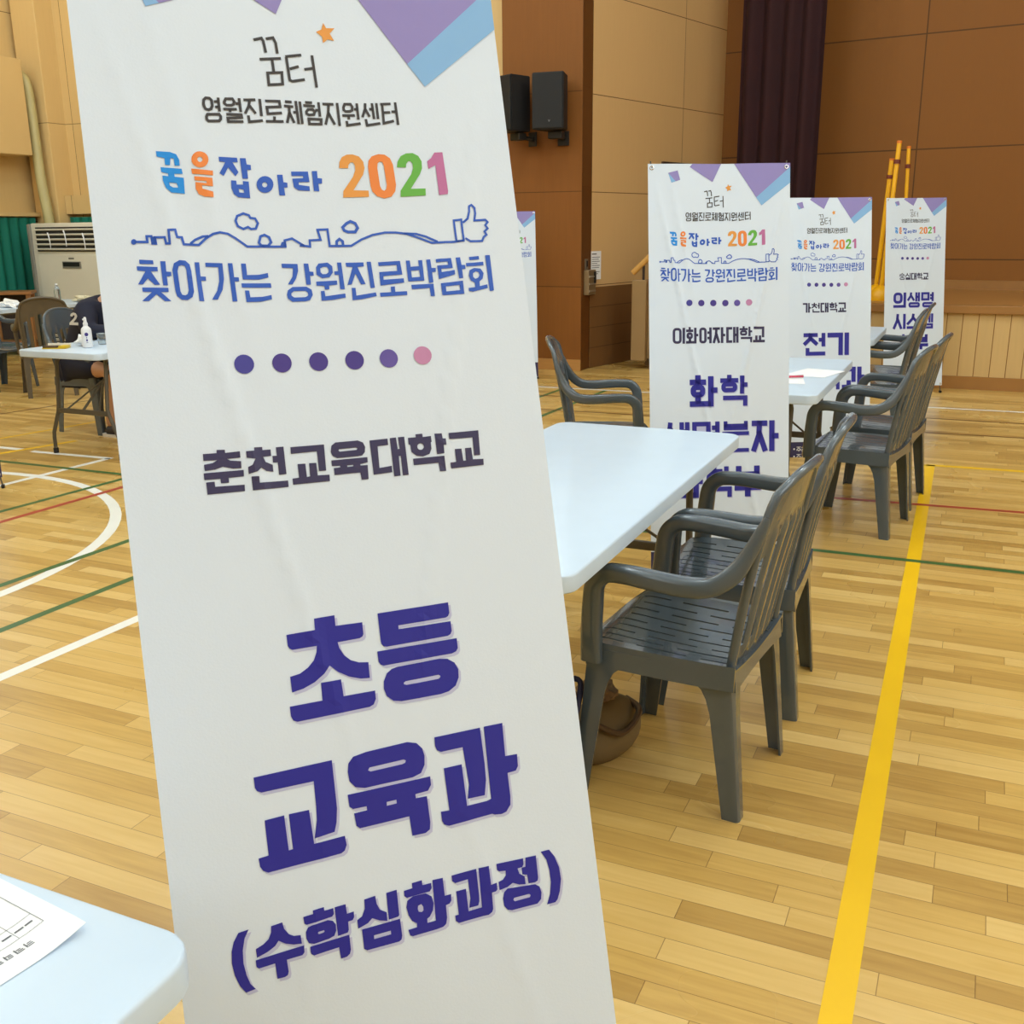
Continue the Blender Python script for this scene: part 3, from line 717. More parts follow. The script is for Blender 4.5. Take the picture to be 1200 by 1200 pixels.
G['center_name']=[('black_ink',"1571,2079 1581,2014 1624,1975 1687,1978 1723,2019 1724,2104 1699,2159 1648,2180 1593,2161 1576,2115","1609,2079 1616,2033 1638,2013 1669,2015 1685,2033 1686,2096 1671,2130 1647,2140 1623,2132 1613,2105"),
 ('black_ink',"1776,1983 1774,2178 1812,2178 1814,1983"),
 ('black_ink',"1736,2062 1794,2054 1789,2017 1731,2025"),
 ('black_ink',"1743,2136 1791,2131 1787,2093 1739,2099"),
 ('black_ink',"1591,2252 1617,2204 1793,2196 1820,2241 1815,2291 1781,2329 1621,2335 1590,2297","1628,2262 1640,2241 1772,2235 1781,2250 1779,2275 1763,2292 1639,2297 1628,2284"),
 ('black_ink',"1852,2035 1886,1976 1998,1972 2027,2026 2012,2079 1969,2100 1892,2103 1855,2073","1891,2043 1908,2013 1976,2011 1986,2030 1980,2053 1960,2063 1905,2065 1892,2054"),
 ('black_ink',"1849,2160 2031,2154 2030,2117 1848,2122"),
 ('black_ink',"1917,2142 1917,2179 1954,2180 1955,2143"),
 ('black_ink',"2059,1978 2061,2173 2099,2172 2097,1978"),
 ('black_ink',"2022,2074 2079,2072 2077,2034 2021,2036"),
 ('black_ink',"1881,2231 2065,2229 2065,2232 1874,2248 1879,2334 2102,2325 2100,2288 1914,2295 1914,2283 2106,2267 2099,2191 1880,2193"),
 ('black_ink',"2137,2017 2301,2009 2299,1971 2135,1980"),
 ('black_ink',"2203,1991 2181,2077 2122,2183 2154,2201 2216,2091 2239,2000"),
 ('black_ink',"2190,2082 2268,2198 2299,2177 2222,2061"),
 ('black_ink',"2341,1975 2340,2219 2378,2219 2379,1976"),
 ('black_ink',"2159,2217 2164,2328 2373,2300 2368,2263 2200,2285 2196,2215"),
 ('black_ink',"2433,2019 2612,2017 2614,2058 2428,2071 2433,2203 2650,2183 2646,2145 2469,2162 2467,2106 2653,2093 2648,1978 2433,1982"),
 ('black_ink',"2518,2216 2514,2286 2551,2288 2556,2219"),
 ('black_ink',"2412,2309 2659,2305 2658,2267 2412,2272"),
 ('black_ink',"2709,2016 2802,2022 2804,1984 2712,1978"),
 ('black_ink',"2689,2080 2816,2088 2819,2051 2692,2042"),
 ('black_ink',"2739,2071 2736,2151 2688,2299 2724,2311 2773,2158 2777,2072"),
 ('black_ink',"2736,2160 2788,2308 2823,2296 2772,2148"),
 ('black_ink',"2809,2169 2861,2167 2860,2129 2808,2131"),
 ('black_ink',"2842,1986 2847,2316 2885,2316 2880,1985"),
 ('black_ink',"2899,1990 2899,2315 2937,2315 2937,1990"),
 ('black_ink',"2992,2019 3092,2022 3093,1984 2993,1981"),
 ('black_ink',"2961,2065 3124,2072 3126,2034 2963,2027"),
 ('black_ink',"2976,2130 3015,2083 3097,2080 3137,2130 3111,2193 3024,2201 2977,2178","3014,2143 3034,2120 3079,2118 3094,2136 3085,2158 3031,2162 3014,2154"),
 ('black_ink',"3164,1993 3162,2202 3200,2203 3201,1994"),
 ('black_ink',"3125,2130 3176,2128 3175,2090 3124,2092"),
 ('black_ink',"2998,2218 3215,2225 3202,2329 3000,2331","3036,2257 3172,2261 3169,2291 3037,2293"),
 ('black_ink',"3237,2036 3396,2037 3396,1999 3237,1998"),
 ('black_ink',"3307,2018 3286,2145 3231,2310 3266,2322 3322,2155 3344,2024"),
 ('black_ink',"3291,2151 3363,2322 3398,2308 3326,2136"),
 ('black_ink',"3431,1997 3430,2332 3468,2333 3469,1997"),
 ('black_ink',"3517,2054 3546,1994 3653,1991 3683,2045 3672,2113 3628,2136 3551,2138 3516,2106","3554,2063 3570,2031 3631,2029 3644,2052 3638,2088 3618,2098 3565,2100 3554,2090"),
 ('black_ink',"3506,2199 3688,2193 3687,2156 3505,2161"),
 ('black_ink',"3577,2178 3573,2233 3611,2236 3615,2181"),
 ('black_ink',"3716,1996 3713,2234 3751,2234 3754,1997"),
 ('black_ink',"3687,2105 3737,2101 3733,2063 3683,2068"),
 ('black_ink',"3539,2259 3541,2345 3761,2311 3755,2273 3578,2301 3577,2258"),
 ('black_ink',"3841,1990 3831,2070 3778,2192 3812,2207 3868,2080 3878,1995"),
 ('black_ink',"3832,2082 3884,2198 3918,2183 3867,2067"),
 ('black_ink',"3909,2098 3961,2097 3960,2059 3907,2060"),
 ('black_ink',"3940,1989 3944,2224 3982,2223 3977,1989"),
 ('black_ink',"4006,1987 4003,2222 4041,2222 4043,1987"),
 ('black_ink',"3822,2227 3833,2340 4051,2303 4045,2266 3867,2296 3859,2223"),
 ('black_ink',"4083,2021 4237,2011 4235,1974 4081,1983"),
 ('black_ink',"4089,2007 4081,2307 4260,2264 4251,2227 4120,2259 4127,2008"),
 ('black_ink',"4115,2144 4215,2138 4213,2101 4113,2106"),
 ('black_ink',"4236,2130 4304,2125 4301,2087 4234,2092"),
 ('black_ink',"4287,1968 4293,2304 4331,2303 4325,1968")]
G['corner_pattern']=[('lavender_ink',"3640,0 6000,0 6000,160 4560,1390"),
 ('lightblue_ink',"6000,160 6000,800 4790,1720 4560,1390"),
 ('lavender_ink',"1880,0 3100,0 2730,740 1760,130"),
 ('lavender_ink',"840,370 1250,270 1350,650 1160,710"),
 ('lightblue_ink',"840,370 1160,710 980,770")]
G['school_ewha']=[('navy_ink',"1385,7227 1374,7283 1340,7335 1289,7369 1233,7380 1153,7380 1097,7369 1045,7335 1011,7283 1000,7227 1000,6873 1011,6817 1045,6765 1097,6731 1153,6720 1233,6720 1289,6731 1340,6765 1374,6817 1385,6873","1280,7217 1275,7242 1264,7258 1247,7269 1223,7274 1163,7274 1138,7269 1122,7258 1111,7242 1106,7217 1106,6883 1111,6858 1122,6842 1138,6831 1163,6826 1223,6826 1247,6831 1264,6842 1275,6858 1280,6883"),
 ('navy_ink',"1422,6720 1422,7380 1528,7380 1528,6720"),
 ('navy_ink',"1919,6720 1919,7380 2024,7380 2024,6720"),
 ('navy_ink',"1972,7082 2098,7082 2098,6976 1972,6976"),
 ('navy_ink',"1673,6690 1673,6870 1779,6870 1779,6690"),
 ('navy_ink',"1570,6900 1882,6900 1882,6794 1570,6794"),
 ('navy_ink',"1865,7083 1857,7123 1832,7161 1793,7187 1753,7195 1699,7195 1659,7187 1621,7161 1595,7123 1587,7083 1587,7025 1595,6984 1621,6946 1659,6920 1699,6912 1753,6912 1793,6920 1832,6946 1857,6984 1865,7025","1760,7072 1758,7082 1756,7085 1752,7088 1743,7090 1710,7090 1700,7088 1697,7085 1694,7082 1692,7072 1692,7035 1694,7026 1697,7022 1700,7020 1710,7018 1743,7018 1752,7020 1756,7022 1758,7026 1760,7035"),
 ('navy_ink',"1570,7380 1972,7380 1972,7274 1570,7274"),
 ('navy_ink',"1673,7153 1673,7327 1779,7327 1779,7153"),
 ('navy_ink',"2455,7254 2446,7300 2417,7342 2374,7371 2329,7380 2266,7380 2221,7371 2178,7342 2150,7300 2141,7254 2141,6846 2150,6800 2178,6758 2221,6729 2266,6720 2329,6720 2374,6729 2417,6758 2446,6800 2455,6846","2349,7244 2346,7258 2341,7266 2333,7271 2319,7274 2277,7274 2262,7271 2254,7266 2249,7258 2246,7244 2246,6856 2249,6842 2254,6834 2262,6829 2277,6826 2319,6826 2333,6829 2341,6834 2346,6842 2349,6856"),
 ('navy_ink',"2563,6720 2563,7380 2669,7380 2669,6720"),
 ('navy_ink',"2484,6991 2616,6991 2616,6885 2484,6885"),
 ('navy_ink',"2484,7215 2616,7215 2616,7109 2484,7109"),
 ('navy_ink',"2711,6826 3017,6826 3017,6720 2711,6720"),
 ('navy_ink',"2813,6718 2802,7014 2698,7363 2799,7393 2907,7031 2919,6722"),
 ('navy_ink',"2798,6959 2929,7393 3030,7362 2899,6929"),
 ('navy_ink',"3054,6720 3054,7380 3160,7380 3160,6720"),
 ('navy_ink',"3107,7103 3239,7103 3239,6997 3107,6997"),
 ('navy_ink',"3535,6720 3281,6720 3281,7380 3535,7380 3535,7274 3387,7274 3387,6826 3535,6826"),
 ('navy_ink',"3704,6720 3704,7380 3809,7380 3809,6720"),
 ('navy_ink',"3572,6720 3572,7380 3677,7380 3677,6720"),
 ('navy_ink',"3625,7103 3757,7103 3757,6997 3625,6997"),
 ('navy_ink',"3904,7233 4293,7233 4293,7380 4380,7380 4380,7146 3904,7146"),
 ('navy_ink',"3981,6698 3981,6840 4068,6840 4068,6698"),
 ('navy_ink',"3852,6862 4198,6862 4198,6776 3852,6776"),
 ('navy_ink',"4177,6996 4171,7028 4150,7059 4120,7079 4088,7086 3962,7086 3930,7079 3899,7059 3879,7028 3872,6996 3872,6954 3879,6923 3899,6892 3930,6871 3962,6865 4088,6865 4120,6871 4150,6892 4171,6923 4177,6954","4090,6988 4089,6994 4088,6996 4086,6998 4079,6999 3970,6999 3964,6998 3962,6996 3960,6994 3959,6988 3959,6963 3960,6956 3962,6954 3964,6953 3970,6952 4079,6952 4086,6953 4088,6954 4089,6956 4090,6963"),
 ('navy_ink',"4228,6720 4228,7116 4315,7116 4315,6720"),
 ('navy_ink',"4271,6961 4380,6961 4380,6875 4271,6875"),
 ('navy_ink',"4448,6826 4818,6826 4818,7169 4924,7169 4924,6720 4448,6720"),
 ('navy_ink',"4422,7380 4950,7380 4950,7274 4422,7274"),
 ('navy_ink',"4528,7090 4528,7327 4633,7327 4633,7090"),
 ('navy_ink',"4686,7090 4686,7327 4792,7327 4792,7090")]
G['title_ewha_a']=[('shadow_ink',"2531,8802 2531,10082 2768,10082 2768,8802"),
 ('shadow_ink',"2650,9513 2933,9513 2933,9277 2650,9277"),
 ('shadow_ink',"1982,8750 1982,9117 2218,9117 2218,8750"),
 ('shadow_ink',"1752,9169 2449,9169 2449,8933 1752,8933"),
 ('shadow_ink',"2412,9468 2396,9548 2344,9625 2267,9676 2188,9692 2013,9692 1934,9676 1856,9625 1805,9548 1789,9468 1789,9366 1805,9287 1856,9210 1934,9158 2013,9142 2188,9142 2267,9158 2344,9210 2396,9287 2412,9366"),
 ('shadow_ink',"1752,10082 2650,10082 2650,9846 1752,9846"),
 ('shadow_ink',"1982,9598 1982,9964 2218,9964 2218,9598"),
 ('shadow_ink',"3169,9831 4038,9831 4038,10082 4232,10082 4232,9638 3169,9638"),
 ('shadow_ink',"3341,8761 3341,9056 3535,9056 3535,8761"),
 ('shadow_ink',"3051,9097 3825,9097 3825,8903 3051,8903"),
 ('shadow_ink',"3779,9324 3766,9387 3725,9448 3663,9490 3600,9502 3276,9502 3213,9490 3151,9448 3110,9387 3097,9324 3097,9244 3110,9181 3151,9119 3213,9078 3276,9065 3600,9065 3663,9078 3725,9119 3766,9181 3779,9244"),
 ('shadow_ink',"3893,8802 3893,9570 4087,9570 4087,8802"),
 ('shadow_ink',"3990,9283 4232,9283 4232,9089 3990,9089"),
 ('violet_ink',"2499,8760 2499,10040 2736,10040 2736,8760"),
 ('violet_ink',"2618,9471 2901,9471 2901,9235 2618,9235"),
 ('violet_ink',"1950,8708 1950,9075 2186,9075 2186,8708"),
 ('violet_ink',"1720,9127 2417,9127 2417,8891 1720,8891"),
 ('violet_ink',"2380,9426 2364,9506 2312,9583 2235,9634 2156,9650 1981,9650 1902,9634 1824,9583 1773,9506 1757,9426 1757,9324 1773,9245 1824,9168 1902,9116 1981,9100 2156,9100 2235,9116 2312,9168 2364,9245 2380,9324","2144,9403 2142,9413 2142,9412 2143,9412 2132,9414 2004,9414 1994,9412 1995,9412 1995,9413 1993,9403 1993,9348 1995,9337 1995,9338 1994,9338 2004,9336 2132,9336 2143,9338 2142,9338 2142,9337 2144,9348"),
 ('violet_ink',"1720,10040 2618,10040 2618,9804 1720,9804"),
 ('violet_ink',"1950,9556 1950,9922 2186,9922 2186,9556"),
 ('violet_ink',"3137,9789 4006,9789 4006,10040 4200,10040 4200,9596 3137,9596"),
 ('violet_ink',"3309,8719 3309,9014 3503,9014 3503,8719"),
 ('violet_ink',"3019,9055 3793,9055 3793,8861 3019,8861"),
 ('violet_ink',"3747,9282 3734,9345 3693,9406 3631,9448 3568,9460 3244,9460 3181,9448 3119,9406 3078,9345 3065,9282 3065,9202 3078,9139 3119,9077 3181,9036 3244,9023 3568,9023 3631,9036 3693,9077 3734,9139 3747,9202","3553,9263 3552,9269 3553,9267 3556,9265 3549,9267 3263,9267 3256,9265 3259,9267 3260,9269 3259,9263 3259,9221 3260,9214 3259,9217 3256,9218 3263,9217 3549,9217 3556,9218 3553,9217 3552,9214 3553,9221"),
 ('violet_ink',"3861,8760 3861,9528 4055,9528 4055,8760"),
 ('violet_ink',"3958,9241 4200,9241 4200,9047 3958,9047")]
G['title_ewha_b']=[('shadow_ink',"1732,11855 1719,11921 1675,11986 1611,12029 1544,12042 866,12042 800,12029 735,11986 692,11921 679,11855 679,11768 692,11702 735,11637 800,11594 866,11581 1544,11581 1611,11594 1675,11637 1719,11702 1732,11768"),
 ('shadow_ink',"813,10712 781,10997 525,11377 684,11484 966,11065 1004,10733"),
 ('shadow_ink',"765,10949 1108,11483 1270,11380 926,10845"),
 ('shadow_ink',"1540,10722 1540,11514 1732,11514 1732,10722"),
 ('shadow_ink',"1300,10722 1300,11514 1492,11514 1492,10722"),
 ('shadow_ink',"1396,11214 1636,11214 1636,11022 1396,11022"),
 ('shadow_ink',"3019,11855 3005,11921 2962,11986 2898,12029 2831,12042 2153,12042 2086,12029 2022,11986 1979,11921 1966,11855 1966,11768 1979,11702 2022,11637 2086,11594 2153,11581 2831,11581 2898,11594 2962,11637 3005,11702 3019,11768"),
 ('shadow_ink',"1849,10722 2630,10722 2630,11447 1849,11447"),
 ('shadow_ink',"2827,10722 2827,11514 3019,11514 3019,10722"),
 ('shadow_ink',"2683,11079 2923,11079 2923,10887 2683,10887"),
 ('shadow_ink',"2683,11349 2923,11349 2923,11157 2683,11157"),
 ('shadow_ink',"3252,11571 3252,12042 4305,12042 4305,11878 3416,11878 3416,11571"),
 ('shadow_ink',"3194,10722 3194,11106 4247,11106 4247,10722 4083,10722 4083,10942 3358,10942 3358,10722"),
 ('shadow_ink',"3194,10996 4247,10996 4247,10832 3194,10832"),
 ('shadow_ink',"3135,11327 4305,11327 4305,11163 3135,11163"),
 ('shadow_ink',"3638,11245 3638,11514 3802,11514 3802,11245"),
 ('shadow_ink',"4422,10956 5101,10956 5101,10722 4422,10722"),
 ('shadow_ink',"4650,10717 4623,11306 4391,11999 4613,12073 4855,11349 4884,10727"),
 ('shadow_ink',"4613,11200 4911,12073 5132,11998 4834,11125"),
 ('shadow_ink',"5183,10722 5183,12042 5417,12042 5417,10722"),
 ('shadow_ink',"5300,11499 5592,11499 5592,11265 5300,11265"),
 ('violet_ink',"1700,11813 1687,11879 1643,11944 1579,11987 1512,12000 834,12000 768,11987 703,11944 660,11879 647,11813 647,11726 660,11660 703,11595 768,11552 834,11539 1512,11539 1579,11552 1643,11595 1687,11660 1700,11726","1508,11794 1506,11804 1505,11805 1504,11806 1494,11808 853,11808 843,11806 842,11805 841,11804 839,11794 839,11745 841,11735 842,11734 843,11733 853,11731 1494,11731 1504,11733 1505,11734 1506,11735 1508,11745"),
 ('violet_ink',"781,10670 749,10955 493,11335 652,11442 934,11023 972,10691"),
 ('violet_ink',"733,10907 1076,11441 1238,11338 894,10803"),
 ('violet_ink',"1508,10680 1508,11472 1700,11472 1700,10680"),
 ('violet_ink',"1268,10680 1268,11472 1460,11472 1460,10680"),
 ('violet_ink',"1364,11172 1604,11172 1604,10980 1364,10980"),
 ('violet_ink',"2987,11813 2973,11879 2930,11944 2866,11987 2799,12000 2121,12000 2054,11987 1990,11944 1947,11879 1934,11813 1934,11726 1947,11660 1990,11595 2054,11552 2121,11539 2799,11539 2866,11552 2930,11595 2973,11660 2987,11726","2795,11794 2793,11804 2792,11805 2791,11806 2780,11808 2140,11808 2129,11806 2128,11805 2128,11804 2126,11794 2126,11745 2128,11735 2128,11734 2129,11733 2140,11731 2780,11731 2791,11733 2792,11734 2793,11735 2795,11745"),
 ('violet_ink',"1817,10680 2598,10680 2598,11405 1817,11405","2009,10872 2406,10872 2406,11213 2009,11213"),
 ('violet_ink',"2795,10680 2795,11472 2987,11472 2987,10680"),
 ('violet_ink',"2651,11037 2891,11037 2891,10845 2651,10845"),
 ('violet_ink',"2651,11307 2891,11307 2891,11115 2651,11115"),
 ('violet_ink',"3220,11529 3220,12000 4273,12000 4273,11836 3384,11836 3384,11529"),
 ('violet_ink',"3162,10680 3162,11064 4215,11064 4215,10680 4051,10680 4051,10900 3326,10900 3326,10680"),
 ('violet_ink',"3162,10954 4215,10954 4215,10790 3162,10790"),
 ('violet_ink',"3103,11285 4273,11285 4273,11121 3103,11121"),
 ('violet_ink',"3606,11203 3606,11472 3770,11472 3770,11203"),
 ('violet_ink',"4390,10914 5069,10914 5069,10680 4390,10680"),
 ('violet_ink',"4618,10675 4591,11264 4359,11957 4581,12031 4823,11307 4852,10685"),
 ('violet_ink',"4581,11158 4879,12031 5100,11956 4802,11083"),
 ('violet_ink',"5151,10680 5151,12000 5385,12000 5385,10680"),
 ('violet_ink',"5268,11457 5560,11457 5560,11223 5268,11223")]
G['title_ewha_c']=[('shadow_ink',"1875,12642 1875,13962 2118,13962 2118,12642"),
 ('shadow_ink',"1997,13375 2288,13375 2288,13132 1997,13132"),
 ('shadow_ink',"1132,12885 1548,12885 1548,13561 1790,13561 1790,12642 1132,12642"),
 ('shadow_ink',"1132,13962 1997,13962 1997,13719 1132,13719"),
 ('shadow_ink',"1340,13464 1340,13841 1583,13841 1583,13464"),
 ('shadow_ink',"2520,13703 3361,13703 3361,13962 3560,13962 3560,13504 2520,13504"),
 ('shadow_ink',"2673,12600 2673,12904 2872,12904 2872,12600"),
 ('shadow_ink',"2404,12946 3142,12946 3142,12747 2404,12747"),
 ('shadow_ink',"3099,13180 3086,13245 3044,13309 2980,13351 2915,13364 2631,13364 2566,13351 2502,13309 2460,13245 2447,13180 2447,13098 2460,13033 2502,12969 2566,12927 2631,12914 2915,12914 2980,12927 3044,12969 3086,13033 3099,13098"),
 ('shadow_ink',"3212,12642 3212,13434 3411,13434 3411,12642"),
 ('shadow_ink',"3311,13138 3560,13138 3560,12938 3311,12938"),
 ('shadow_ink',"3734,12642 3734,13370 4774,13370 4774,12642 4531,12642 4531,13127 3976,13127 3976,12642"),
 ('shadow_ink',"3734,13128 4774,13128 4774,12885 3734,12885"),
 ('shadow_ink',"3676,13698 4832,13698 4832,13455 3676,13455"),
 ('shadow_ink',"4132,13577 4132,13962 4375,13962 4375,13577"),
 ('violet_ink',"1843,12600 1843,13920 2086,13920 2086,12600"),
 ('violet_ink',"1965,13333 2256,13333 2256,13090 1965,13090"),
 ('violet_ink',"1100,12843 1516,12843 1516,13519 1758,13519 1758,12600 1100,12600"),
 ('violet_ink',"1100,13920 1965,13920 1965,13677 1100,13677"),
 ('violet_ink',"1308,13422 1308,13799 1551,13799 1551,13422"),
 ('violet_ink',"2488,13661 3329,13661 3329,13920 3528,13920 3528,13462 2488,13462"),
 ('violet_ink',"2641,12558 2641,12862 2840,12862 2840,12558"),
 ('violet_ink',"2372,12904 3110,12904 3110,12705 2372,12705"),
 ('violet_ink',"3067,13138 3054,13203 3012,13267 2948,13309 2883,13322 2599,13322 2534,13309 2470,13267 2428,13203 2415,13138 2415,13056 2428,12991 2470,12927 2534,12885 2599,12872 2883,12872 2948,12885 3012,12927 3054,12991 3067,13056","2868,13119 2866,13126 2868,13123 2870,13122 2863,13123 2619,13123 2612,13122 2614,13123 2615,13126 2614,13119 2614,13076 2615,13069 2614,13071 2612,13073 2619,13071 2863,13071 2870,13073 2868,13071 2866,13069 2868,13076"),
 ('violet_ink',"3180,12600 3180,13392 3379,13392 3379,12600"),
 ('violet_ink',"3279,13096 3528,13096 3528,12896 3279,12896"),
 ('violet_ink',"3702,12600 3702,13328 4742,13328 4742,12600 4499,12600 4499,13085 3944,13085 3944,12600"),
 ('violet_ink',"3702,13086 4742,13086 4742,12843 3702,12843"),
 ('violet_ink',"3644,13656 4800,13656 4800,13413 3644,13413"),
 ('violet_ink',"4100,13535 4100,13920 4343,13920 4343,13535")]
G['school_gachon']=[('navy_ink',"1300,7010 1510,7010 1510,7540 1620,7540 1620,6900 1300,6900"),
 ('navy_ink',"1659,6900 1659,7540 1769,7540 1769,6900"),
 ('navy_ink',"1714,7275 1852,7275 1852,7165 1714,7165"),
 ('navy_ink',"1962,7316 1962,7540 2459,7540 2459,7449 2053,7449 2053,7316"),
 ('navy_ink',"2046,6887 2046,7064 2137,7064 2137,6887"),
 ('navy_ink',"1907,7064 2276,7064 2276,6973 1907,6973"),
 ('navy_ink',"2054,6967 2036,7078 1889,7201 1947,7271 2119,7126 2143,6981"),
 ('navy_ink',"2028,7095 2236,7271 2294,7202 2086,7025"),
 ('navy_ink',"2368,6900 2368,7284 2459,7284 2459,6900"),
 ('navy_ink',"2301,7137 2414,7137 2414,7047 2301,7047"),
 ('navy_ink',"2779,6900 2514,6900 2514,7540 2779,7540 2779,7430 2624,7430 2624,7010 2779,7010"),
 ('navy_ink',"2956,6900 2956,7540 3066,7540 3066,6900"),
 ('navy_ink',"2818,6900 2818,7540 2928,7540 2928,6900"),
 ('navy_ink',"2873,7275 3011,7275 3011,7165 2873,7165"),
 ('navy_ink',"3176,7406 3582,7406 3582,7540 3673,7540 3673,7316 3176,7316"),
 ('navy_ink',"3257,6879 3257,7022 3347,7022 3347,6879"),
 ('navy_ink',"3121,7043 3483,7043 3483,6952 3121,6952"),
 ('navy_ink',"3461,7164 3455,7196 3435,7226 3405,7246 3373,7252 3231,7252 3200,7246 3169,7226 3149,7196 3143,7164 3143,7124 3149,7093 3169,7063 3200,7042 3231,7036 3373,7036 3405,7042 3435,7063 3455,7093 3461,7124","3371,7155 3370,7160 3370,7161 3369,7161 3364,7162 3240,7162 3235,7161 3234,7161 3234,7160 3233,7155 3233,7133 3234,7128 3234,7128 3235,7128 3240,7127 3364,7127 3369,7128 3370,7128 3370,7128 3371,7133"),
 ('navy_ink',"3515,6900 3515,7284 3605,7284 3605,6900"),
 ('navy_ink',"3560,7137 3673,7137 3673,7047 3560,7047"),
 ('navy_ink',"3756,7010 4142,7010 4142,7327 4252,7327 4252,6900 3756,6900"),
 ('navy_ink',"3728,7540 4280,7540 4280,7430 3728,7430"),
 ('navy_ink',"3839,7250 3839,7485 3949,7485 3949,7250"),
 ('navy_ink',"4004,7250 4004,7485 4114,7485 4114,7250")]
G['title_gachon_a']=[('shadow_ink',"1532,9932 1532,10442 2882,10442 2882,10184 1790,10184 1790,9932"),
 ('shadow_ink',"1382,9200 2359,9200 2359,8942 1382,8942"),
 ('shadow_ink',"1761,8925 1713,9256 1329,9617 1505,9805 1956,9383 2017,8962"),
 ('shadow_ink',"1688,9299 2237,9805 2412,9615 1863,9109"),
 ('shadow_ink',"2624,8942 2624,9842 2882,9842 2882,8942"),
 ('shadow_ink',"2430,9521 2753,9521 2753,9263 2430,9263"),
 ('shadow_ink',"3032,9257 3792,9257 3792,10442 4107,10442 4107,8942 3032,8942"),
 ('shadow_ink',"4217,8942 4217,10442 4532,10442 4532,8942"),
 ('violet_ink',"1500,9890 1500,10400 2850,10400 2850,10142 1758,10142 1758,9890"),
 ('violet_ink',"1350,9158 2327,9158 2327,8900 1350,8900"),
 ('violet_ink',"1729,8883 1681,9214 1297,9575 1473,9763 1924,9341 1985,8920"),
 ('violet_ink',"1656,9257 2205,9763 2380,9573 1831,9067"),
 ('violet_ink',"2592,8900 2592,9800 2850,9800 2850,8900"),
 ('violet_ink',"2398,9479 2721,9479 2721,9221 2398,9221"),
 ('violet_ink',"3000,9215 3760,9215 3760,10400 4075,10400 4075,8900 3000,8900"),
 ('violet_ink',"4185,8900 4185,10400 4500,10400 4500,8900")]
G['title_gachon_b']=[('shadow_ink',"2160,12529 2145,12605 2096,12678 2023,12727 1947,12742 953,12742 877,12727 804,12678 755,12605 740,12529 740,12429 755,12353 804,12280 877,12231 953,12216 1947,12216 2023,12231 2096,12280 2145,12353 2160,12429"),
 ('shadow_ink',"661,11452 1871,11452 1871,11714 2081,11714 2081,11242 661,11242"),
 ('shadow_ink',"582,12068 2160,12068 2160,11858 582,11858"),
 ('shadow_ink',"1266,11652 1266,11964 1476,11964 1476,11652"),
 ('shadow_ink',"2476,12474 3650,12474 3650,12742 3896,12742 3896,12228 2476,12228"),
 ('shadow_ink',"2726,11197 2726,11556 2972,11556 2972,11197"),
 ('shadow_ink',"2318,11602 3379,11602 3379,11356 2318,11356"),
 ('shadow_ink',"3314,11843 3299,11918 3250,11992 3176,12041 3101,12056 2596,12056 2521,12041 2447,11992 2398,11918 2383,11843 2383,11750 2398,11675 2447,11602 2521,11552 2596,11537 3101,11537 3176,11552 3250,11602 3299,11675 3314,11750"),
 ('shadow_ink',"3466,11242 3466,12142 3712,12142 3712,11242"),
 ('shadow_ink',"3589,11815 3896,11815 3896,11569 3589,11569"),
 ('shadow_ink',"5122,11242 5122,12742 5422,12742 5422,11242"),
 ('shadow_ink',"5272,12082 5632,12082 5632,11782 5272,11782"),
 ('shadow_ink',"4054,11542 4717,11542 4717,12262 5017,12262 5017,11242 4054,11242"),
 ('shadow_ink',"4054,12742 5272,12742 5272,12442 4054,12442"),
 ('shadow_ink',"4385,12142 4385,12592 4685,12592 4685,12142"),
 ('violet_ink',"2128,12487 2113,12563 2064,12636 1991,12685 1915,12700 921,12700 845,12685 772,12636 723,12563 708,12487 708,12387 723,12311 772,12238 845,12189 921,12174 1915,12174 1991,12189 2064,12238 2113,12311 2128,12387","1918,12466 1915,12481 1913,12485 1909,12487 1894,12490 942,12490 927,12487 923,12485 921,12481 918,12466 918,12408 921,12393 923,12389 927,12386 942,12384 1894,12384 1909,12386 1913,12389 1915,12393 1918,12408"),
 ('violet_ink',"629,11410 1839,11410 1839,11672 2049,11672 2049,11200 629,11200"),
 ('violet_ink',"550,12026 2128,12026 2128,11816 550,11816"),
 ('violet_ink',"1234,11610 1234,11922 1444,11922 1444,11610"),
 ('violet_ink',"2444,12432 3618,12432 3618,12700 3864,12700 3864,12186 2444,12186"),
 ('violet_ink',"2694,11155 2694,11514 2940,11514 2940,11155"),
 ('violet_ink',"2286,11560 3347,11560 3347,11314 2286,11314"),
 ('violet_ink',"3282,11801 3267,11876 3218,11950 3144,11999 3069,12014 2564,12014 2489,11999 2415,11950 2366,11876 2351,11801 2351,11708 2366,11633 2415,11560 2489,11510 2564,11495 3069,11495 3144,11510 3218,11560 3267,11633 3282,11708","3036,11777 3036,11780 3041,11772 3048,11767 3045,11768 2589,11768 2585,11767 2593,11772 2598,11780 2597,11777 2597,11733 2598,11729 2593,11737 2585,11742 2589,11741 3045,11741 3048,11742 3041,11737 3036,11729 3036,11733"),
 ('violet_ink',"3434,11200 3434,12100 3680,12100 3680,11200"),
 ('violet_ink',"3557,11773 3864,11773 3864,11527 3557,11527"),
 ('violet_ink',"5090,11200 5090,12700 5390,12700 5390,11200"),
 ('violet_ink',"5240,12040 5600,12040 5600,11740 5240,11740"),
 ('violet_ink',"4022,11500 4685,11500 4685,12220 4985,12220 4985,11200 4022,11200"),
 ('violet_ink',"4022,12700 5240,12700 5240,12400 4022,12400"),
 ('violet_ink',"4353,12100 4353,12550 4653,12550 4653,12100")]
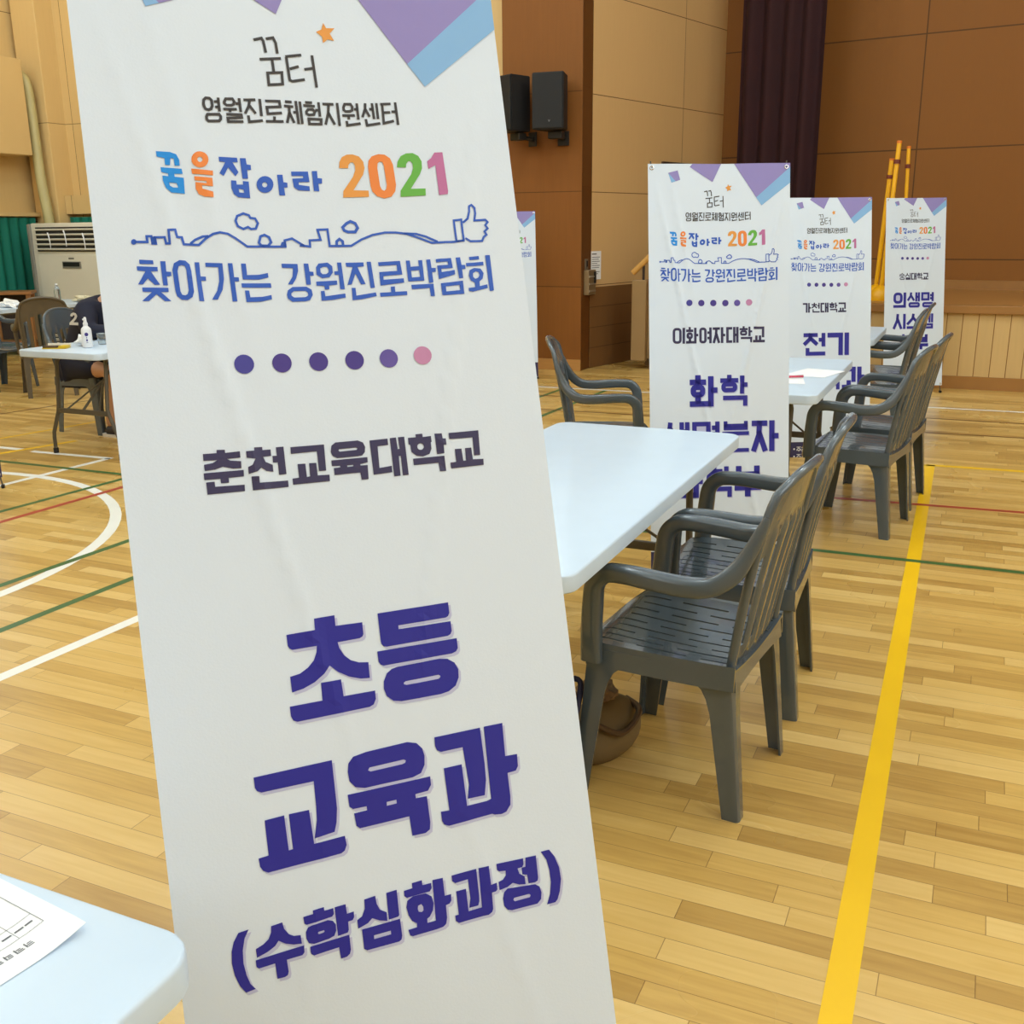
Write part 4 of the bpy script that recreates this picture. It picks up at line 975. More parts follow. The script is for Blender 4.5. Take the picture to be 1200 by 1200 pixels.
G['school_soongsil']=[('navy_ink',"1987,7648 1980,7681 1960,7713 1928,7733 1895,7740 1596,7740 1562,7733 1531,7713 1510,7681 1504,7648 1504,7602 1510,7569 1531,7538 1562,7517 1596,7510 1895,7510 1928,7517 1960,7538 1980,7569 1987,7602","1912,7641 1910,7652 1905,7658 1899,7663 1888,7665 1603,7665 1592,7663 1585,7658 1581,7652 1579,7641 1579,7610 1581,7598 1585,7592 1592,7588 1603,7586 1888,7586 1899,7588 1905,7592 1910,7598 1912,7610"),
 ('navy_ink',"1699,7088 1670,7155 1466,7233 1493,7304 1726,7214 1768,7118"),
 ('navy_ink',"1670,7194 1943,7304 1972,7234 1698,7124"),
 ('navy_ink',"1450,7394 1987,7394 1987,7319 1450,7319"),
 ('navy_ink',"1681,7356 1681,7484 1756,7484 1756,7356"),
 ('navy_ink',"2094,7590 2503,7590 2503,7590 2094,7590 2094,7740 2578,7740 2578,7665 2169,7665 2169,7665 2578,7665 2578,7515 2094,7515"),
 ('navy_ink',"2213,7094 2192,7230 2023,7411 2087,7471 2275,7270 2300,7107"),
 ('navy_ink',"2188,7220 2411,7471 2477,7413 2253,7161"),
 ('navy_ink',"2490,7100 2490,7484 2578,7484 2578,7100"),
 ('navy_ink',"2889,7100 2631,7100 2631,7740 2889,7740 2889,7633 2739,7633 2739,7207 2889,7207"),
 ('navy_ink',"3061,7100 3061,7740 3169,7740 3169,7100"),
 ('navy_ink',"2927,7100 2927,7740 3034,7740 3034,7100"),
 ('navy_ink',"2981,7474 3115,7474 3115,7366 2981,7366"),
 ('navy_ink',"3276,7603 3671,7603 3671,7740 3759,7740 3759,7515 3276,7515"),
 ('navy_ink',"3354,7079 3354,7220 3442,7220 3442,7079"),
 ('navy_ink',"3222,7241 3574,7241 3574,7153 3222,7153"),
 ('navy_ink',"3553,7366 3547,7397 3527,7427 3497,7447 3466,7453 3331,7453 3300,7447 3270,7427 3250,7397 3243,7366 3243,7325 3250,7294 3270,7264 3300,7244 3331,7238 3466,7238 3497,7244 3527,7264 3547,7294 3553,7325","3465,7357 3464,7362 3463,7363 3463,7364 3457,7365 3339,7365 3334,7364 3333,7363 3332,7362 3331,7357 3331,7334 3332,7329 3333,7328 3334,7327 3339,7326 3457,7326 3463,7327 3463,7328 3464,7329 3465,7334"),
 ('navy_ink',"3605,7100 3605,7484 3693,7484 3693,7100"),
 ('navy_ink',"3649,7336 3759,7336 3759,7248 3649,7248"),
 ('navy_ink',"3840,7207 4216,7207 4216,7530 4323,7530 4323,7100 3840,7100"),
 ('navy_ink',"3813,7740 4350,7740 4350,7633 3813,7633"),
 ('navy_ink',"3920,7453 3920,7686 4028,7686 4028,7453"),
 ('navy_ink',"4081,7453 4081,7686 4189,7686 4189,7453")]
G['title_soongsil_a']=[('shadow_ink',"1944,8992 1944,10442 2198,10442 2198,8992"),
 ('shadow_ink',"1856,9681 1829,9815 1747,9938 1623,10021 1490,10047 1298,10047 1164,10021 1041,9938 958,9815 932,9681 932,9358 958,9224 1041,9101 1164,9018 1298,8992 1490,8992 1623,9018 1747,9101 1829,9224 1856,9358"),
 ('shadow_ink',"932,10442 2071,10442 2071,10189 932,10189"),
 ('shadow_ink',"3590,10236 3575,10309 3528,10380 3457,10427 3384,10442 2657,10442 2583,10427 2513,10380 2465,10309 2451,10236 2451,10141 2465,10067 2513,9997 2583,9949 2657,9935 3384,9935 3457,9949 3528,9997 3575,10067 3590,10141"),
 ('shadow_ink',"2595,8981 2561,9295 2284,9715 2457,9829 2762,9368 2802,9004"),
 ('shadow_ink',"2544,9240 2914,9829 3089,9718 2720,9130"),
 ('shadow_ink',"3382,8992 3382,9862 3590,9862 3590,8992"),
 ('shadow_ink',"3123,8992 3123,9862 3330,9862 3330,8992"),
 ('shadow_ink',"3227,9531 3486,9531 3486,9323 3227,9323"),
 ('shadow_ink',"4982,10236 4967,10309 4920,10380 4849,10427 4776,10442 4049,10442 3976,10427 3905,10380 3858,10309 3843,10236 3843,10141 3858,10067 3905,9997 3976,9949 4049,9935 4776,9935 4849,9949 4920,9997 4967,10067 4982,10141"),
 ('shadow_ink',"3716,8992 4562,8992 4562,9789 3716,9789"),
 ('shadow_ink',"4774,8992 4774,9862 4982,9862 4982,8992"),
 ('shadow_ink',"4619,9383 4878,9383 4878,9175 4619,9175"),
 ('shadow_ink',"4619,9679 4878,9679 4878,9471 4619,9471"),
 ('violet_ink',"1912,8950 1912,10400 2166,10400 2166,8950"),
 ('violet_ink',"1824,9639 1797,9773 1715,9896 1591,9979 1458,10005 1266,10005 1132,9979 1009,9896 926,9773 900,9639 900,9316 926,9182 1009,9059 1132,8976 1266,8950 1458,8950 1591,8976 1715,9059 1797,9182 1824,9316","1571,9615 1559,9674 1532,9714 1493,9740 1433,9752 1291,9752 1231,9740 1191,9714 1165,9674 1153,9615 1153,9341 1165,9281 1191,9241 1231,9215 1291,9203 1433,9203 1493,9215 1532,9241 1559,9281 1571,9341"),
 ('violet_ink',"900,10400 2039,10400 2039,10147 900,10147"),
 ('violet_ink',"3558,10194 3543,10267 3496,10338 3425,10385 3352,10400 2625,10400 2551,10385 2481,10338 2433,10267 2419,10194 2419,10099 2433,10025 2481,9955 2551,9907 2625,9893 3352,9893 3425,9907 3496,9955 3543,10025 3558,10099","3350,10174 3348,10186 3346,10188 3344,10190 3331,10192 2645,10192 2632,10190 2630,10188 2629,10186 2626,10174 2626,10119 2629,10106 2630,10104 2632,10103 2645,10100 3331,10100 3344,10103 3346,10104 3348,10106 3350,10119"),
 ('violet_ink',"2563,8939 2529,9253 2252,9673 2425,9787 2730,9326 2770,8962"),
 ('violet_ink',"2512,9198 2882,9787 3057,9676 2688,9088"),
 ('violet_ink',"3350,8950 3350,9820 3558,9820 3558,8950"),
 ('violet_ink',"3091,8950 3091,9820 3298,9820 3298,8950"),
 ('violet_ink',"3195,9489 3454,9489 3454,9281 3195,9281"),
 ('violet_ink',"4950,10194 4935,10267 4888,10338 4817,10385 4744,10400 4017,10400 3944,10385 3873,10338 3826,10267 3811,10194 3811,10099 3826,10025 3873,9955 3944,9907 4017,9893 4744,9893 4817,9907 4888,9955 4935,10025 4950,10099","4742,10174 4740,10186 4738,10188 4736,10190 4724,10192 4037,10192 4025,10190 4022,10188 4021,10186 4018,10174 4018,10119 4021,10106 4022,10104 4025,10103 4037,10100 4724,10100 4736,10103 4738,10104 4740,10106 4742,10119"),
 ('violet_ink',"3684,8950 4530,8950 4530,9747 3684,9747","3892,9158 4322,9158 4322,9540 3892,9540"),
 ('violet_ink',"4742,8950 4742,9820 4950,9820 4950,8950"),
 ('violet_ink',"4587,9341 4846,9341 4846,9133 4587,9133"),
 ('violet_ink',"4587,9637 4846,9637 4846,9429 4587,9429")]
G['title_soongsil_b']=[('shadow_ink',"1277,11033 1236,11618 893,12433 1126,12531 1485,11677 1529,11051"),
 ('shadow_ink',"1229,11457 1659,12530 1894,12436 1464,11363"),
 ('shadow_ink',"1944,11042 1944,12492 2198,12492 2198,11042"),
 ('shadow_ink',"2851,11024 2787,11435 2272,11985 2457,12158 3025,11551 3102,11063"),
 ('shadow_ink',"2778,11402 3453,12158 3642,11990 2967,11233"),
 ('shadow_ink',"2324,12492 3590,12492 3590,12239 2324,12239"),
 ('shadow_ink',"3843,11985 4982,11985 4982,12492 3843,12492"),
 ('shadow_ink',"4302,11042 3716,11042 3716,11839 4302,11839 4302,11632 3924,11632 3924,11250 4302,11250"),
 ('shadow_ink',"3716,11544 4302,11544 4302,11337 3716,11337"),
 ('shadow_ink',"4774,11042 4774,11912 4982,11912 4982,11042"),
 ('shadow_ink',"4515,11042 4515,11912 4723,11912 4723,11042"),
 ('shadow_ink',"4359,11581 4619,11581 4619,11373 4359,11373"),
 ('violet_ink',"1245,10991 1204,11576 861,12391 1094,12489 1453,11635 1497,11009"),
 ('violet_ink',"1197,11415 1627,12488 1862,12394 1432,11321"),
 ('violet_ink',"1912,11000 1912,12450 2166,12450 2166,11000"),
 ('violet_ink',"2819,10982 2755,11393 2240,11943 2425,12116 2993,11509 3070,11021"),
 ('violet_ink',"2746,11360 3421,12116 3610,11948 2935,11191"),
 ('violet_ink',"2292,12450 3558,12450 3558,12197 2292,12197"),
 ('violet_ink',"3811,11943 4950,11943 4950,12450 3811,12450","4018,12150 4742,12150 4742,12242 4018,12242"),
 ('violet_ink',"4270,11000 3684,11000 3684,11797 4270,11797 4270,11590 3892,11590 3892,11208 4270,11208"),
 ('violet_ink',"3684,11502 4270,11502 4270,11295 3684,11295"),
 ('violet_ink',"4742,11000 4742,11870 4950,11870 4950,11000"),
 ('violet_ink',"4483,11000 4483,11870 4691,11870 4691,11000"),
 ('violet_ink',"4327,11539 4587,11539 4587,11331 4327,11331")]
G['title_soongsil_c']=[('shadow_ink',"1675,14228 2726,14228 2726,14492 2961,14492 2961,13994 1675,13994"),
 ('shadow_ink',"1883,12998 1883,13343 2117,13343 2117,12998"),
 ('shadow_ink',"1532,13387 2469,13387 2469,13153 1532,13153"),
 ('shadow_ink',"2412,13625 2398,13697 2351,13768 2279,13816 2207,13830 1793,13830 1721,13816 1650,13768 1603,13697 1588,13625 1588,13535 1603,13463 1650,13392 1721,13344 1793,13330 2207,13330 2279,13344 2351,13392 2398,13463 2412,13535"),
 ('shadow_ink',"2551,13042 2551,13912 2785,13912 2785,13042"),
 ('shadow_ink',"2668,13594 2961,13594 2961,13360 2668,13360"),
 ('shadow_ink',"3175,13042 3175,13816 4461,13816 4461,13042 4175,13042 4175,13531 3461,13531 3461,13042"),
 ('shadow_ink',"3175,13572 4461,13572 4461,13286 3175,13286"),
 ('shadow_ink',"3103,14202 4532,14202 4532,13916 3103,13916"),
 ('shadow_ink',"3675,14059 3675,14492 3961,14492 3961,14059"),
 ('violet_ink',"1643,14186 2694,14186 2694,14450 2929,14450 2929,13952 1643,13952"),
 ('violet_ink',"1851,12956 1851,13301 2085,13301 2085,12956"),
 ('violet_ink',"1500,13345 2437,13345 2437,13111 1500,13111"),
 ('violet_ink',"2380,13583 2366,13655 2319,13726 2247,13774 2175,13788 1761,13788 1689,13774 1618,13726 1571,13655 1556,13583 1556,13493 1571,13421 1618,13350 1689,13302 1761,13288 2175,13288 2247,13302 2319,13350 2366,13421 2380,13493","2146,13560 2145,13564 2150,13557 2156,13553 2152,13554 1785,13554 1781,13553 1787,13557 1791,13564 1790,13560 1790,13516 1791,13512 1787,13519 1781,13523 1785,13522 2152,13522 2156,13523 2150,13519 2145,13512 2146,13516"),
 ('violet_ink',"2519,13000 2519,13870 2753,13870 2753,13000"),
 ('violet_ink',"2636,13552 2929,13552 2929,13318 2636,13318"),
 ('violet_ink',"3143,13000 3143,13774 4429,13774 4429,13000 4143,13000 4143,13489 3429,13489 3429,13000"),
 ('violet_ink',"3143,13530 4429,13530 4429,13244 3143,13244"),
 ('violet_ink',"3071,14160 4500,14160 4500,13874 3071,13874"),
 ('violet_ink',"3643,14017 3643,14450 3929,14450 3929,14017")]
G['footer_text']=[('white_ink',"780,16670 769,16705 739,16727 701,16727 671,16705 660,16670 671,16635 701,16613 739,16613 769,16635"),
 ('white_ink',"896,16562 1188,16562 1188,16520 896,16520"),
 ('white_ink',"1025,16517 1010,16600 888,16695 913,16728 1049,16624 1066,16524"),
 ('white_ink',"1013,16608 1171,16728 1196,16695 1038,16575"),
 ('white_ink',"880,16776 1204,16776 1204,16734 880,16734"),
 ('white_ink',"1021,16755 1021,16840 1063,16840 1063,16755"),
 ('white_ink',"1518,16520 1518,16840 1560,16840 1560,16520"),
 ('white_ink',"1349,16510 1349,16617 1391,16617 1391,16510"),
 ('white_ink',"1236,16617 1504,16617 1504,16576 1236,16576"),
 ('white_ink',"1353,16572 1340,16648 1228,16736 1253,16768 1378,16671 1394,16580"),
 ('white_ink',"1341,16653 1486,16768 1512,16736 1367,16621"),
 ('white_ink',"1236,16840 1539,16840 1539,16798 1236,16798"),
 ('white_ink',"1349,16743 1349,16819 1391,16819 1391,16743"),
 ('white_ink',"780,17170 769,17205 739,17227 701,17227 671,17205 660,17170 671,17135 701,17113 739,17113 769,17135"),
 ('white_ink',"896,17062 1188,17062 1188,17020 896,17020"),
 ('white_ink',"1025,17017 1010,17100 888,17195 913,17228 1049,17124 1066,17024"),
 ('white_ink',"1013,17108 1171,17228 1196,17195 1038,17075"),
 ('white_ink',"880,17276 1204,17276 1204,17234 880,17234"),
 ('white_ink',"1021,17255 1021,17340 1063,17340 1063,17255"),
 ('white_ink',"1269,17224 1269,17340 1560,17340 1560,17306 1303,17306 1303,17224"),
 ('white_ink',"1502,17020 1502,17212 1536,17212 1536,17020"),
 ('white_ink',"1519,17126 1560,17126 1560,17092 1519,17092"),
 ('white_ink',"1236,17054 1456,17054 1456,17155 1490,17155 1490,17020 1236,17020"),
 ('white_ink',"1236,17212 1519,17212 1519,17178 1236,17178"),
 ('white_ink',"1346,17141 1346,17195 1380,17195 1380,17141")]
G['dot_0']=[('dot_blue_ink',"1856,5687 1851,5722 1838,5754 1817,5781 1789,5802 1757,5816 1723,5820 1688,5816 1656,5802 1628,5781 1607,5754 1594,5722 1590,5687 1594,5653 1607,5621 1628,5593 1656,5572 1688,5559 1723,5554 1757,5559 1789,5572 1817,5593 1838,5621 1851,5653")]
G['dot_1']=[('dot_violet_ink',"2368,5699 2363,5733 2350,5765 2329,5793 2302,5814 2269,5827 2235,5832 2201,5827 2169,5814 2141,5793 2120,5765 2107,5733 2102,5699 2107,5664 2120,5632 2141,5604 2169,5583 2201,5570 2235,5566 2269,5570 2302,5583 2329,5604 2350,5632 2363,5664")]
G['dot_2']=[('dot_violet_ink',"2876,5709 2871,5744 2858,5776 2837,5803 2810,5824 2777,5838 2743,5842 2709,5838 2677,5824 2649,5803 2628,5776 2615,5744 2610,5709 2615,5675 2628,5643 2649,5615 2677,5594 2709,5581 2743,5576 2777,5581 2810,5594 2837,5615 2858,5643 2871,5675")]
G['dot_3']=[('dot_violet_ink',"3385,5719 3380,5754 3367,5786 3346,5814 3318,5835 3286,5848 3252,5852 3217,5848 3185,5835 3158,5814 3137,5786 3123,5754 3119,5719 3123,5685 3137,5653 3158,5625 3185,5604 3217,5591 3252,5586 3286,5591 3318,5604 3346,5625 3367,5653 3380,5685")]
G['dot_4']=[('dot_purple_ink',"3882,5722 3878,5757 3864,5789 3843,5817 3816,5838 3784,5851 3749,5855 3715,5851 3683,5838 3655,5817 3634,5789 3621,5757 3616,5722 3621,5688 3634,5656 3655,5628 3683,5607 3715,5594 3749,5589 3784,5594 3816,5607 3843,5628 3864,5656 3878,5688")]
G['dot_5']=[('dot_pink_ink',"4388,5707 4383,5741 4370,5773 4349,5801 4321,5822 4289,5835 4255,5840 4220,5835 4188,5822 4161,5801 4139,5773 4126,5741 4122,5707 4126,5672 4139,5640 4161,5613 4188,5591 4220,5578 4255,5574 4289,5578 4321,5591 4349,5613 4370,5640 4383,5672")]
def cloth_w(u, v, k):
    """depth of the cloth (m) at u,v (cm): sag, hanging waves and tension creases"""
    s = u / 60.0
    d = -0.006 * math.sin(PI * s) * math.exp(-v / 60.0)
    d += 0.0016 * k * math.sin(s * 9 + v * 0.03) * math.sin(PI * s)
    for (u0, v0, u1, v1, amp, wd) in ((3, 8, 27, 118, 1.0, 0.9), (57, 14, 34, 112, 1.0, 0.9), (8, 2, 20, 60, 0.5, 1.2), (52, 20, 40, 75, 0.5, 1.0), (22, 112, 12, 160, 0.5, 1.4), (38, 115, 50, 165, 0.5, 1.4)):
        t = max(0.0, min(1.0, ((u - u0) * (u1 - u0) + (v - v0) * (v1 - v0)) / ((u1 - u0) ** 2 + (v1 - v0) ** 2)))
        dx, dy = u - (u0 + t * (u1 - u0)), v - (v0 + t * (v1 - v0))
        sd = (dx * (v1 - v0) - dy * (u1 - u0)) / math.hypot(u1 - u0, v1 - v0)
        q = math.hypot(dx, dy) / (wd * 1.15)
        d += 0.0042 * k * amp * math.exp(-q * q) * (1 if sd > 0 else 0.55) * math.sin(PI * min(1, max(0, t * 0.9 + 0.05)))
    return d
GRID = 1.0
NODE = {}
def node_w(i, j, k):
    q = (i, j, k)
    if q not in NODE:
        NODE[q] = cloth_w(i * GRID, j * GRID, k)
    return NODE[q]
def cloth_lin(u, v, k):
    # depth of the woven mesh itself, which is flat inside each of its triangles
    a, c = u / GRID, v / GRID
    i, j = math.floor(a + 1e-7), math.floor(c + 1e-7)
    fu, fv = a - i, c - j
    if fu >= fv:
        return node_w(i, j, k) * (1 - fu) + node_w(i + 1, j, k) * (fu - fv) + node_w(i + 1, j + 1, k) * fv
    return node_w(i, j, k) * (1 - fv) + node_w(i, j + 1, k) * (fv - fu) + node_w(i + 1, j + 1, k) * fu
def on_cloth(P, k, phi, zt, off):
    u, v = P
    wv = cloth_lin(u, v, k) + off
    x = (u - 30) / 100
    y = zt * math.tan(phi) - math.sin(phi) * v / 100 - math.cos(phi) * wv
    z = zt - math.cos(phi) * v / 100 + math.sin(phi) * wv
    return (x, y, z)
def parse(s):
    return [tuple(int(c) / 100 for c in q.split(',')) for q in s.split()]
PRINT_CACHE = {}
def flat_print(keys):
    key = tuple(keys)
    if key in PRINT_CACHE:
        return PRINT_CACHE[key]
    bm = bmesh.new()
    used = []
    for k in keys:
        for it in G[k]:
            loops = [parse(s) for s in it[1:]]
            if it[0] not in used:
                used.append(it[0])
            L3 = [[Vector((x, y, 0)) for x, y in l] for l in loops]
            flat = [p for l in L3 for p in l]
            vs = [bm.verts.new(p) for p in flat]
            for tri in tessellate_polygon(L3):
                try:
                    f = bm.faces.new([vs[i] for i in tri])
                    f.material_index = used.index(it[0])
                except ValueError:
                    pass
    for ax in (0, 1):
        lo = min(v.co[ax] for v in bm.verts); hi = max(v.co[ax] for v in bm.verts)
        g = math.ceil(lo / GRID) * GRID
        while g < hi:
            pc = [0, 0, 0]; pc[ax] = g
            no = [0, 0, 0]; no[ax] = 1
            bmesh.ops.bisect_plane(bm, geom=list(bm.verts) + list(bm.edges) + list(bm.faces), plane_co=pc, plane_no=no, dist=1e-5)
            g += GRID
    lo = min(v.co.x - v.co.y for v in bm.verts); hi = max(v.co.x - v.co.y for v in bm.verts)
    g = math.ceil(lo / GRID) * GRID
    while g < hi:
        bmesh.ops.bisect_plane(bm, geom=list(bm.verts) + list(bm.edges) + list(bm.faces), plane_co=(g, 0, 0), plane_no=(0.70711, -0.70711, 0), dist=1e-5)
        g += GRID
    bm.verts.index_update()
    data = ([tuple(v.co[:2]) for v in bm.verts], [([v.index for v in f.verts], f.material_index) for f in bm.faces], used)
    bm.free()
    PRINT_CACHE[key] = data
    return data
def print_on(name, keys, parent, k, phi, zt, off):
    vs, fs, used = flat_print(keys)
    me = bpy.data.meshes.new(name)
    P = []
    low = {i for idx, mi in fs if used[mi] == 'shadow_ink' for i in idx}
    for i, p in enumerate(vs):
        P.append(on_cloth(p, k, phi, zt, off * 0.55 if i in low else off))
    F = []
    for idx, mi in fs:
        a = P[idx[0]]; n = (Vector(P[idx[1]]) - Vector(a)).cross(Vector(P[idx[2]]) - Vector(a))
        F.append(idx if n.y < 0 else idx[::-1])
    me.from_pydata(P, [], F)
    for u_ in used:
        me.materials.append(MATS[u_])
    for p, (idx, mi) in zip(me.polygons, fs):
        p.material_index = mi
    o = bpy.data.objects.new(name, me)
    C.objects.link(o)
    o.parent = parent
    return o
CLOTH = mat('white_banner_cloth', CLOTH_RGB, 0.75, bump=0.05, scale=300, spec=0.3)
FOOTER = mat('navy_banner_footer', (46, 42, 82), 0.7)
def banner(loc, rz, phi_deg, zt, label, school=None, title=None, subtitle=None, k=1.0, scale=1.0, header=True, vend=180.0, footer=True):
    phi = R(phi_deg)
    root = empty('banner_stand', loc, rz, label, 'banner', 'event banners on stands', scale)
    zt = zt / scale
    # cloth
    m = MB()
    nu, nv = 60, int(vend / GRID)
    front = [[m.v(on_cloth((60 * i / nu, vend * j / nv), k, phi, zt, 0)) for i in range(nu + 1)] for j in range(nv + 1)]
    back = [[m.v(on_cloth((60 * i / nu, vend * j / nv), k, phi, zt, -0.001)) for i in range(nu + 1)] for j in range(nv + 1)]
    for j in range(nv):
        m.mi = 1 if footer and (j + 0.5) * vend / nv > 162 else 0
        for i in range(nu):
            m.face((front[j][i], front[j][i + 1], front[j + 1][i + 1]))
            m.face((front[j][i], front[j + 1][i + 1], front[j + 1][i]))
            m.face((back[j][i], back[j + 1][i], back[j + 1][i + 1], back[j][i + 1]))
    m.mi = 0
    for j in range(nv):
        m.face((front[j][0], front[j + 1][0], back[j + 1][0], back[j][0]))
        m.face((front[j][nu], back[j][nu], back[j + 1][nu], front[j + 1][nu]))
    for i in range(nu):
        m.face((front[0][i], back[0][i], back[0][i + 1], front[0][i + 1]))
        m.face((front[nv][i], front[nv][i + 1], back[nv][i + 1], back[nv][i]))
    cl = m.build('banner_cloth', [CLOTH, FOOTER], root, smooth=60)
    pr = lambda n, keys, off=0.0009: print_on(n, keys, cl, k, phi, zt, off)
    if header:
        pr('corner_pattern', ['corner_pattern'])
        pr('center_logo', ['dream_logo'])
        pr('center_name', ['center_name'])
        pr('slogan_lettering', ['slogan'])
        pr('year_numerals', ['year'])
        pr('skyline_drawing', ['skyline'])
        pr('event_title', ['event_title'])
        [pr('dot', ['dot_%d' % q]) for q in range(6)]
    if school:
        pr('school_name', [school])
    if title:
        for q in 'abc':
            if title + '_' + q in G:
                pr('title_line', [title + '_' + q])
    if footer:
        pr('footer_lettering', ['footer_text'])
    # grommets
    P = lambda u, v, off: Vector(on_cloth((u, v), k, phi, zt, off))
    nrm = Vector((0, -math.cos(phi), math.sin(phi)))
    Mq = nrm.to_track_quat('Z', 'Y').to_matrix().to_4x4()
    for (u, v) in ((1.6, 1.6), (58.4, 1.6), (1.6, vend - 1.6), (58.4, vend - 1.6)):
        g = MB()
        prof = [(0.005, 0.0), (0.005, 0.0015), (0.0075, 0.002), (0.0095, 0.0012), (0.0098, 0.0)]
        g.lathe(prof, 16, P(u, v, 0.0006), Mq)
        g.build('grommet', CHROME, root)
    # frame: crossed rods behind the cloth, hub, rear leg, feet
    hub = P(30, 104, -0.06)
    g = MB(); g.lathe([(0, -0.03), (0.022, -0.03), (0.03, -0.015), (0.03, 0.02), (0.02, 0.03), (0, 0.03)], 16, hub, Mq); g.build('hub', BLACK, root)
    for (u, v) in ((1.6, 1.6), (58.4, 1.6)):
        e = P(u, v, -0.012); f = P(u + (-0.4 if u < 30 else 0.4), -1.2, -0.006)
        g = MB(); g.tube([hub, hub.lerp(e, 0.5) + Vector((0, 0.012, 0)), e, f], [0.006, 0.0045, 0.0035, 0.003], 8); rod = g.build('rod', STEEL, root)
        g = MB(); g.tube([P(u, v, -0.010), P(u, v, 0.006), P(u, v - 0.5, 0.010)], 0.002, 8); g.build('hook', CHROME, rod)
    for (u, sx) in ((1.6, -1), (58.4, 1)):
        e = P(u, vend - 1.6, -0.012)
        foot = Vector((e.x + sx * 0.012, e.y - 0.004, 0.012))
        g = MB(); g.tube([hub, hub.lerp(e, 0.5) + Vector((0, 0.012, 0)), e, foot], [0.006, 0.005, 0.005, 0.005], 8); rod = g.build('rod', STEEL, root)
        g = MB(); g.box((foot.x, foot.y, 0.011), (0.02, 0.03, 0.022), bevel=0.004); g.build('foot', BLACK, rod)
    rear = Vector((0, hub.y + 0.42, 0.012))
    g = MB(); g.tube([hub + Vector((0, 0.02, 0)), hub.lerp(rear, 0.5), rear], [0.008, 0.007, 0.006], 8); rl = g.build('rear_leg', STEEL, root)
    g = MB(); g.box((rear.x, rear.y, 0.011), (0.025, 0.03, 0.022), bevel=0.004); g.build('foot', BLACK, rl)
    return root
def banner_at(top_left_cam, th_cam_deg, phi_deg, label, thw=None, **kw):
    """top_left_cam: the cloth's top left corner in a frame aligned with the camera heading"""
    x, y, z = top_left_cam
    ca, sa = math.cos(YAW), math.sin(YAW)
    X, Y = x * ca - y * sa, x * sa + y * ca
    th = R(th_cam_deg) + YAW if thw is None else R(thw)
    s = kw.get('scale', 1.0)
    yt = z * math.tan(R(phi_deg))
    lx, ly = -0.30 * s, yt
    return banner((X - (lx * math.cos(th) - ly * math.sin(th)), Y - (lx * math.sin(th) + ly * math.cos(th)), 0), th, phi_deg, z, label, **kw)
PH = R(17.627); TH = R(21.452)
top = (-0.544 - 0.385 * math.sin(TH) * math.sin(PH), 1.391 + 0.385 * math.cos(TH) * math.sin(PH), 1.5 + 0.385 * math.cos(PH))
banner_at(top, 21.452, 17.627, 'large white banner in the foreground for the elementary education department', school='school_near', title='title_near', k=0.8)
banner_at((0.577, 4.464, 1.75), 3.72, 9.8, 'white banner standing behind the first table on the right, with grey creases', school='school_ewha', title='title_ewha', k=2.4)
banner_at((1.80, 6.99, 1.672), 0, 9.9, 'white banner partly hidden by the banner with grey creases, third in the right row', thw=29, school='school_gachon', title='title_gachon', k=1.0, scale=0.985)
banner_at((3.38, 9.57, 1.724), 0, 8.8, 'smallest white banner at the far end of the right row, before the stage', thw=29, school='school_soongsil', title='title_soongsil', footer=False, k=0.8, scale=0.93)
# banner half hidden behind the foreground one, beside the orange pilaster
th = R(30)
banner((-4.1 - 0.285 * math.cos(th), 9.7 - 0.285 * math.sin(th), 0), th, 8, 1.66, 'white banner by the orange pilaster, mostly hidden by the foreground banner', k=1.0, scale=0.93)
th = R(45)
banner((-5.335 - 0.30 * math.cos(th), 4.235 - 0.30 * math.sin(th), 0), th, 6, 1.86, 'white banner cut off by the left edge of the photo, only its edge showing', k=0.6)

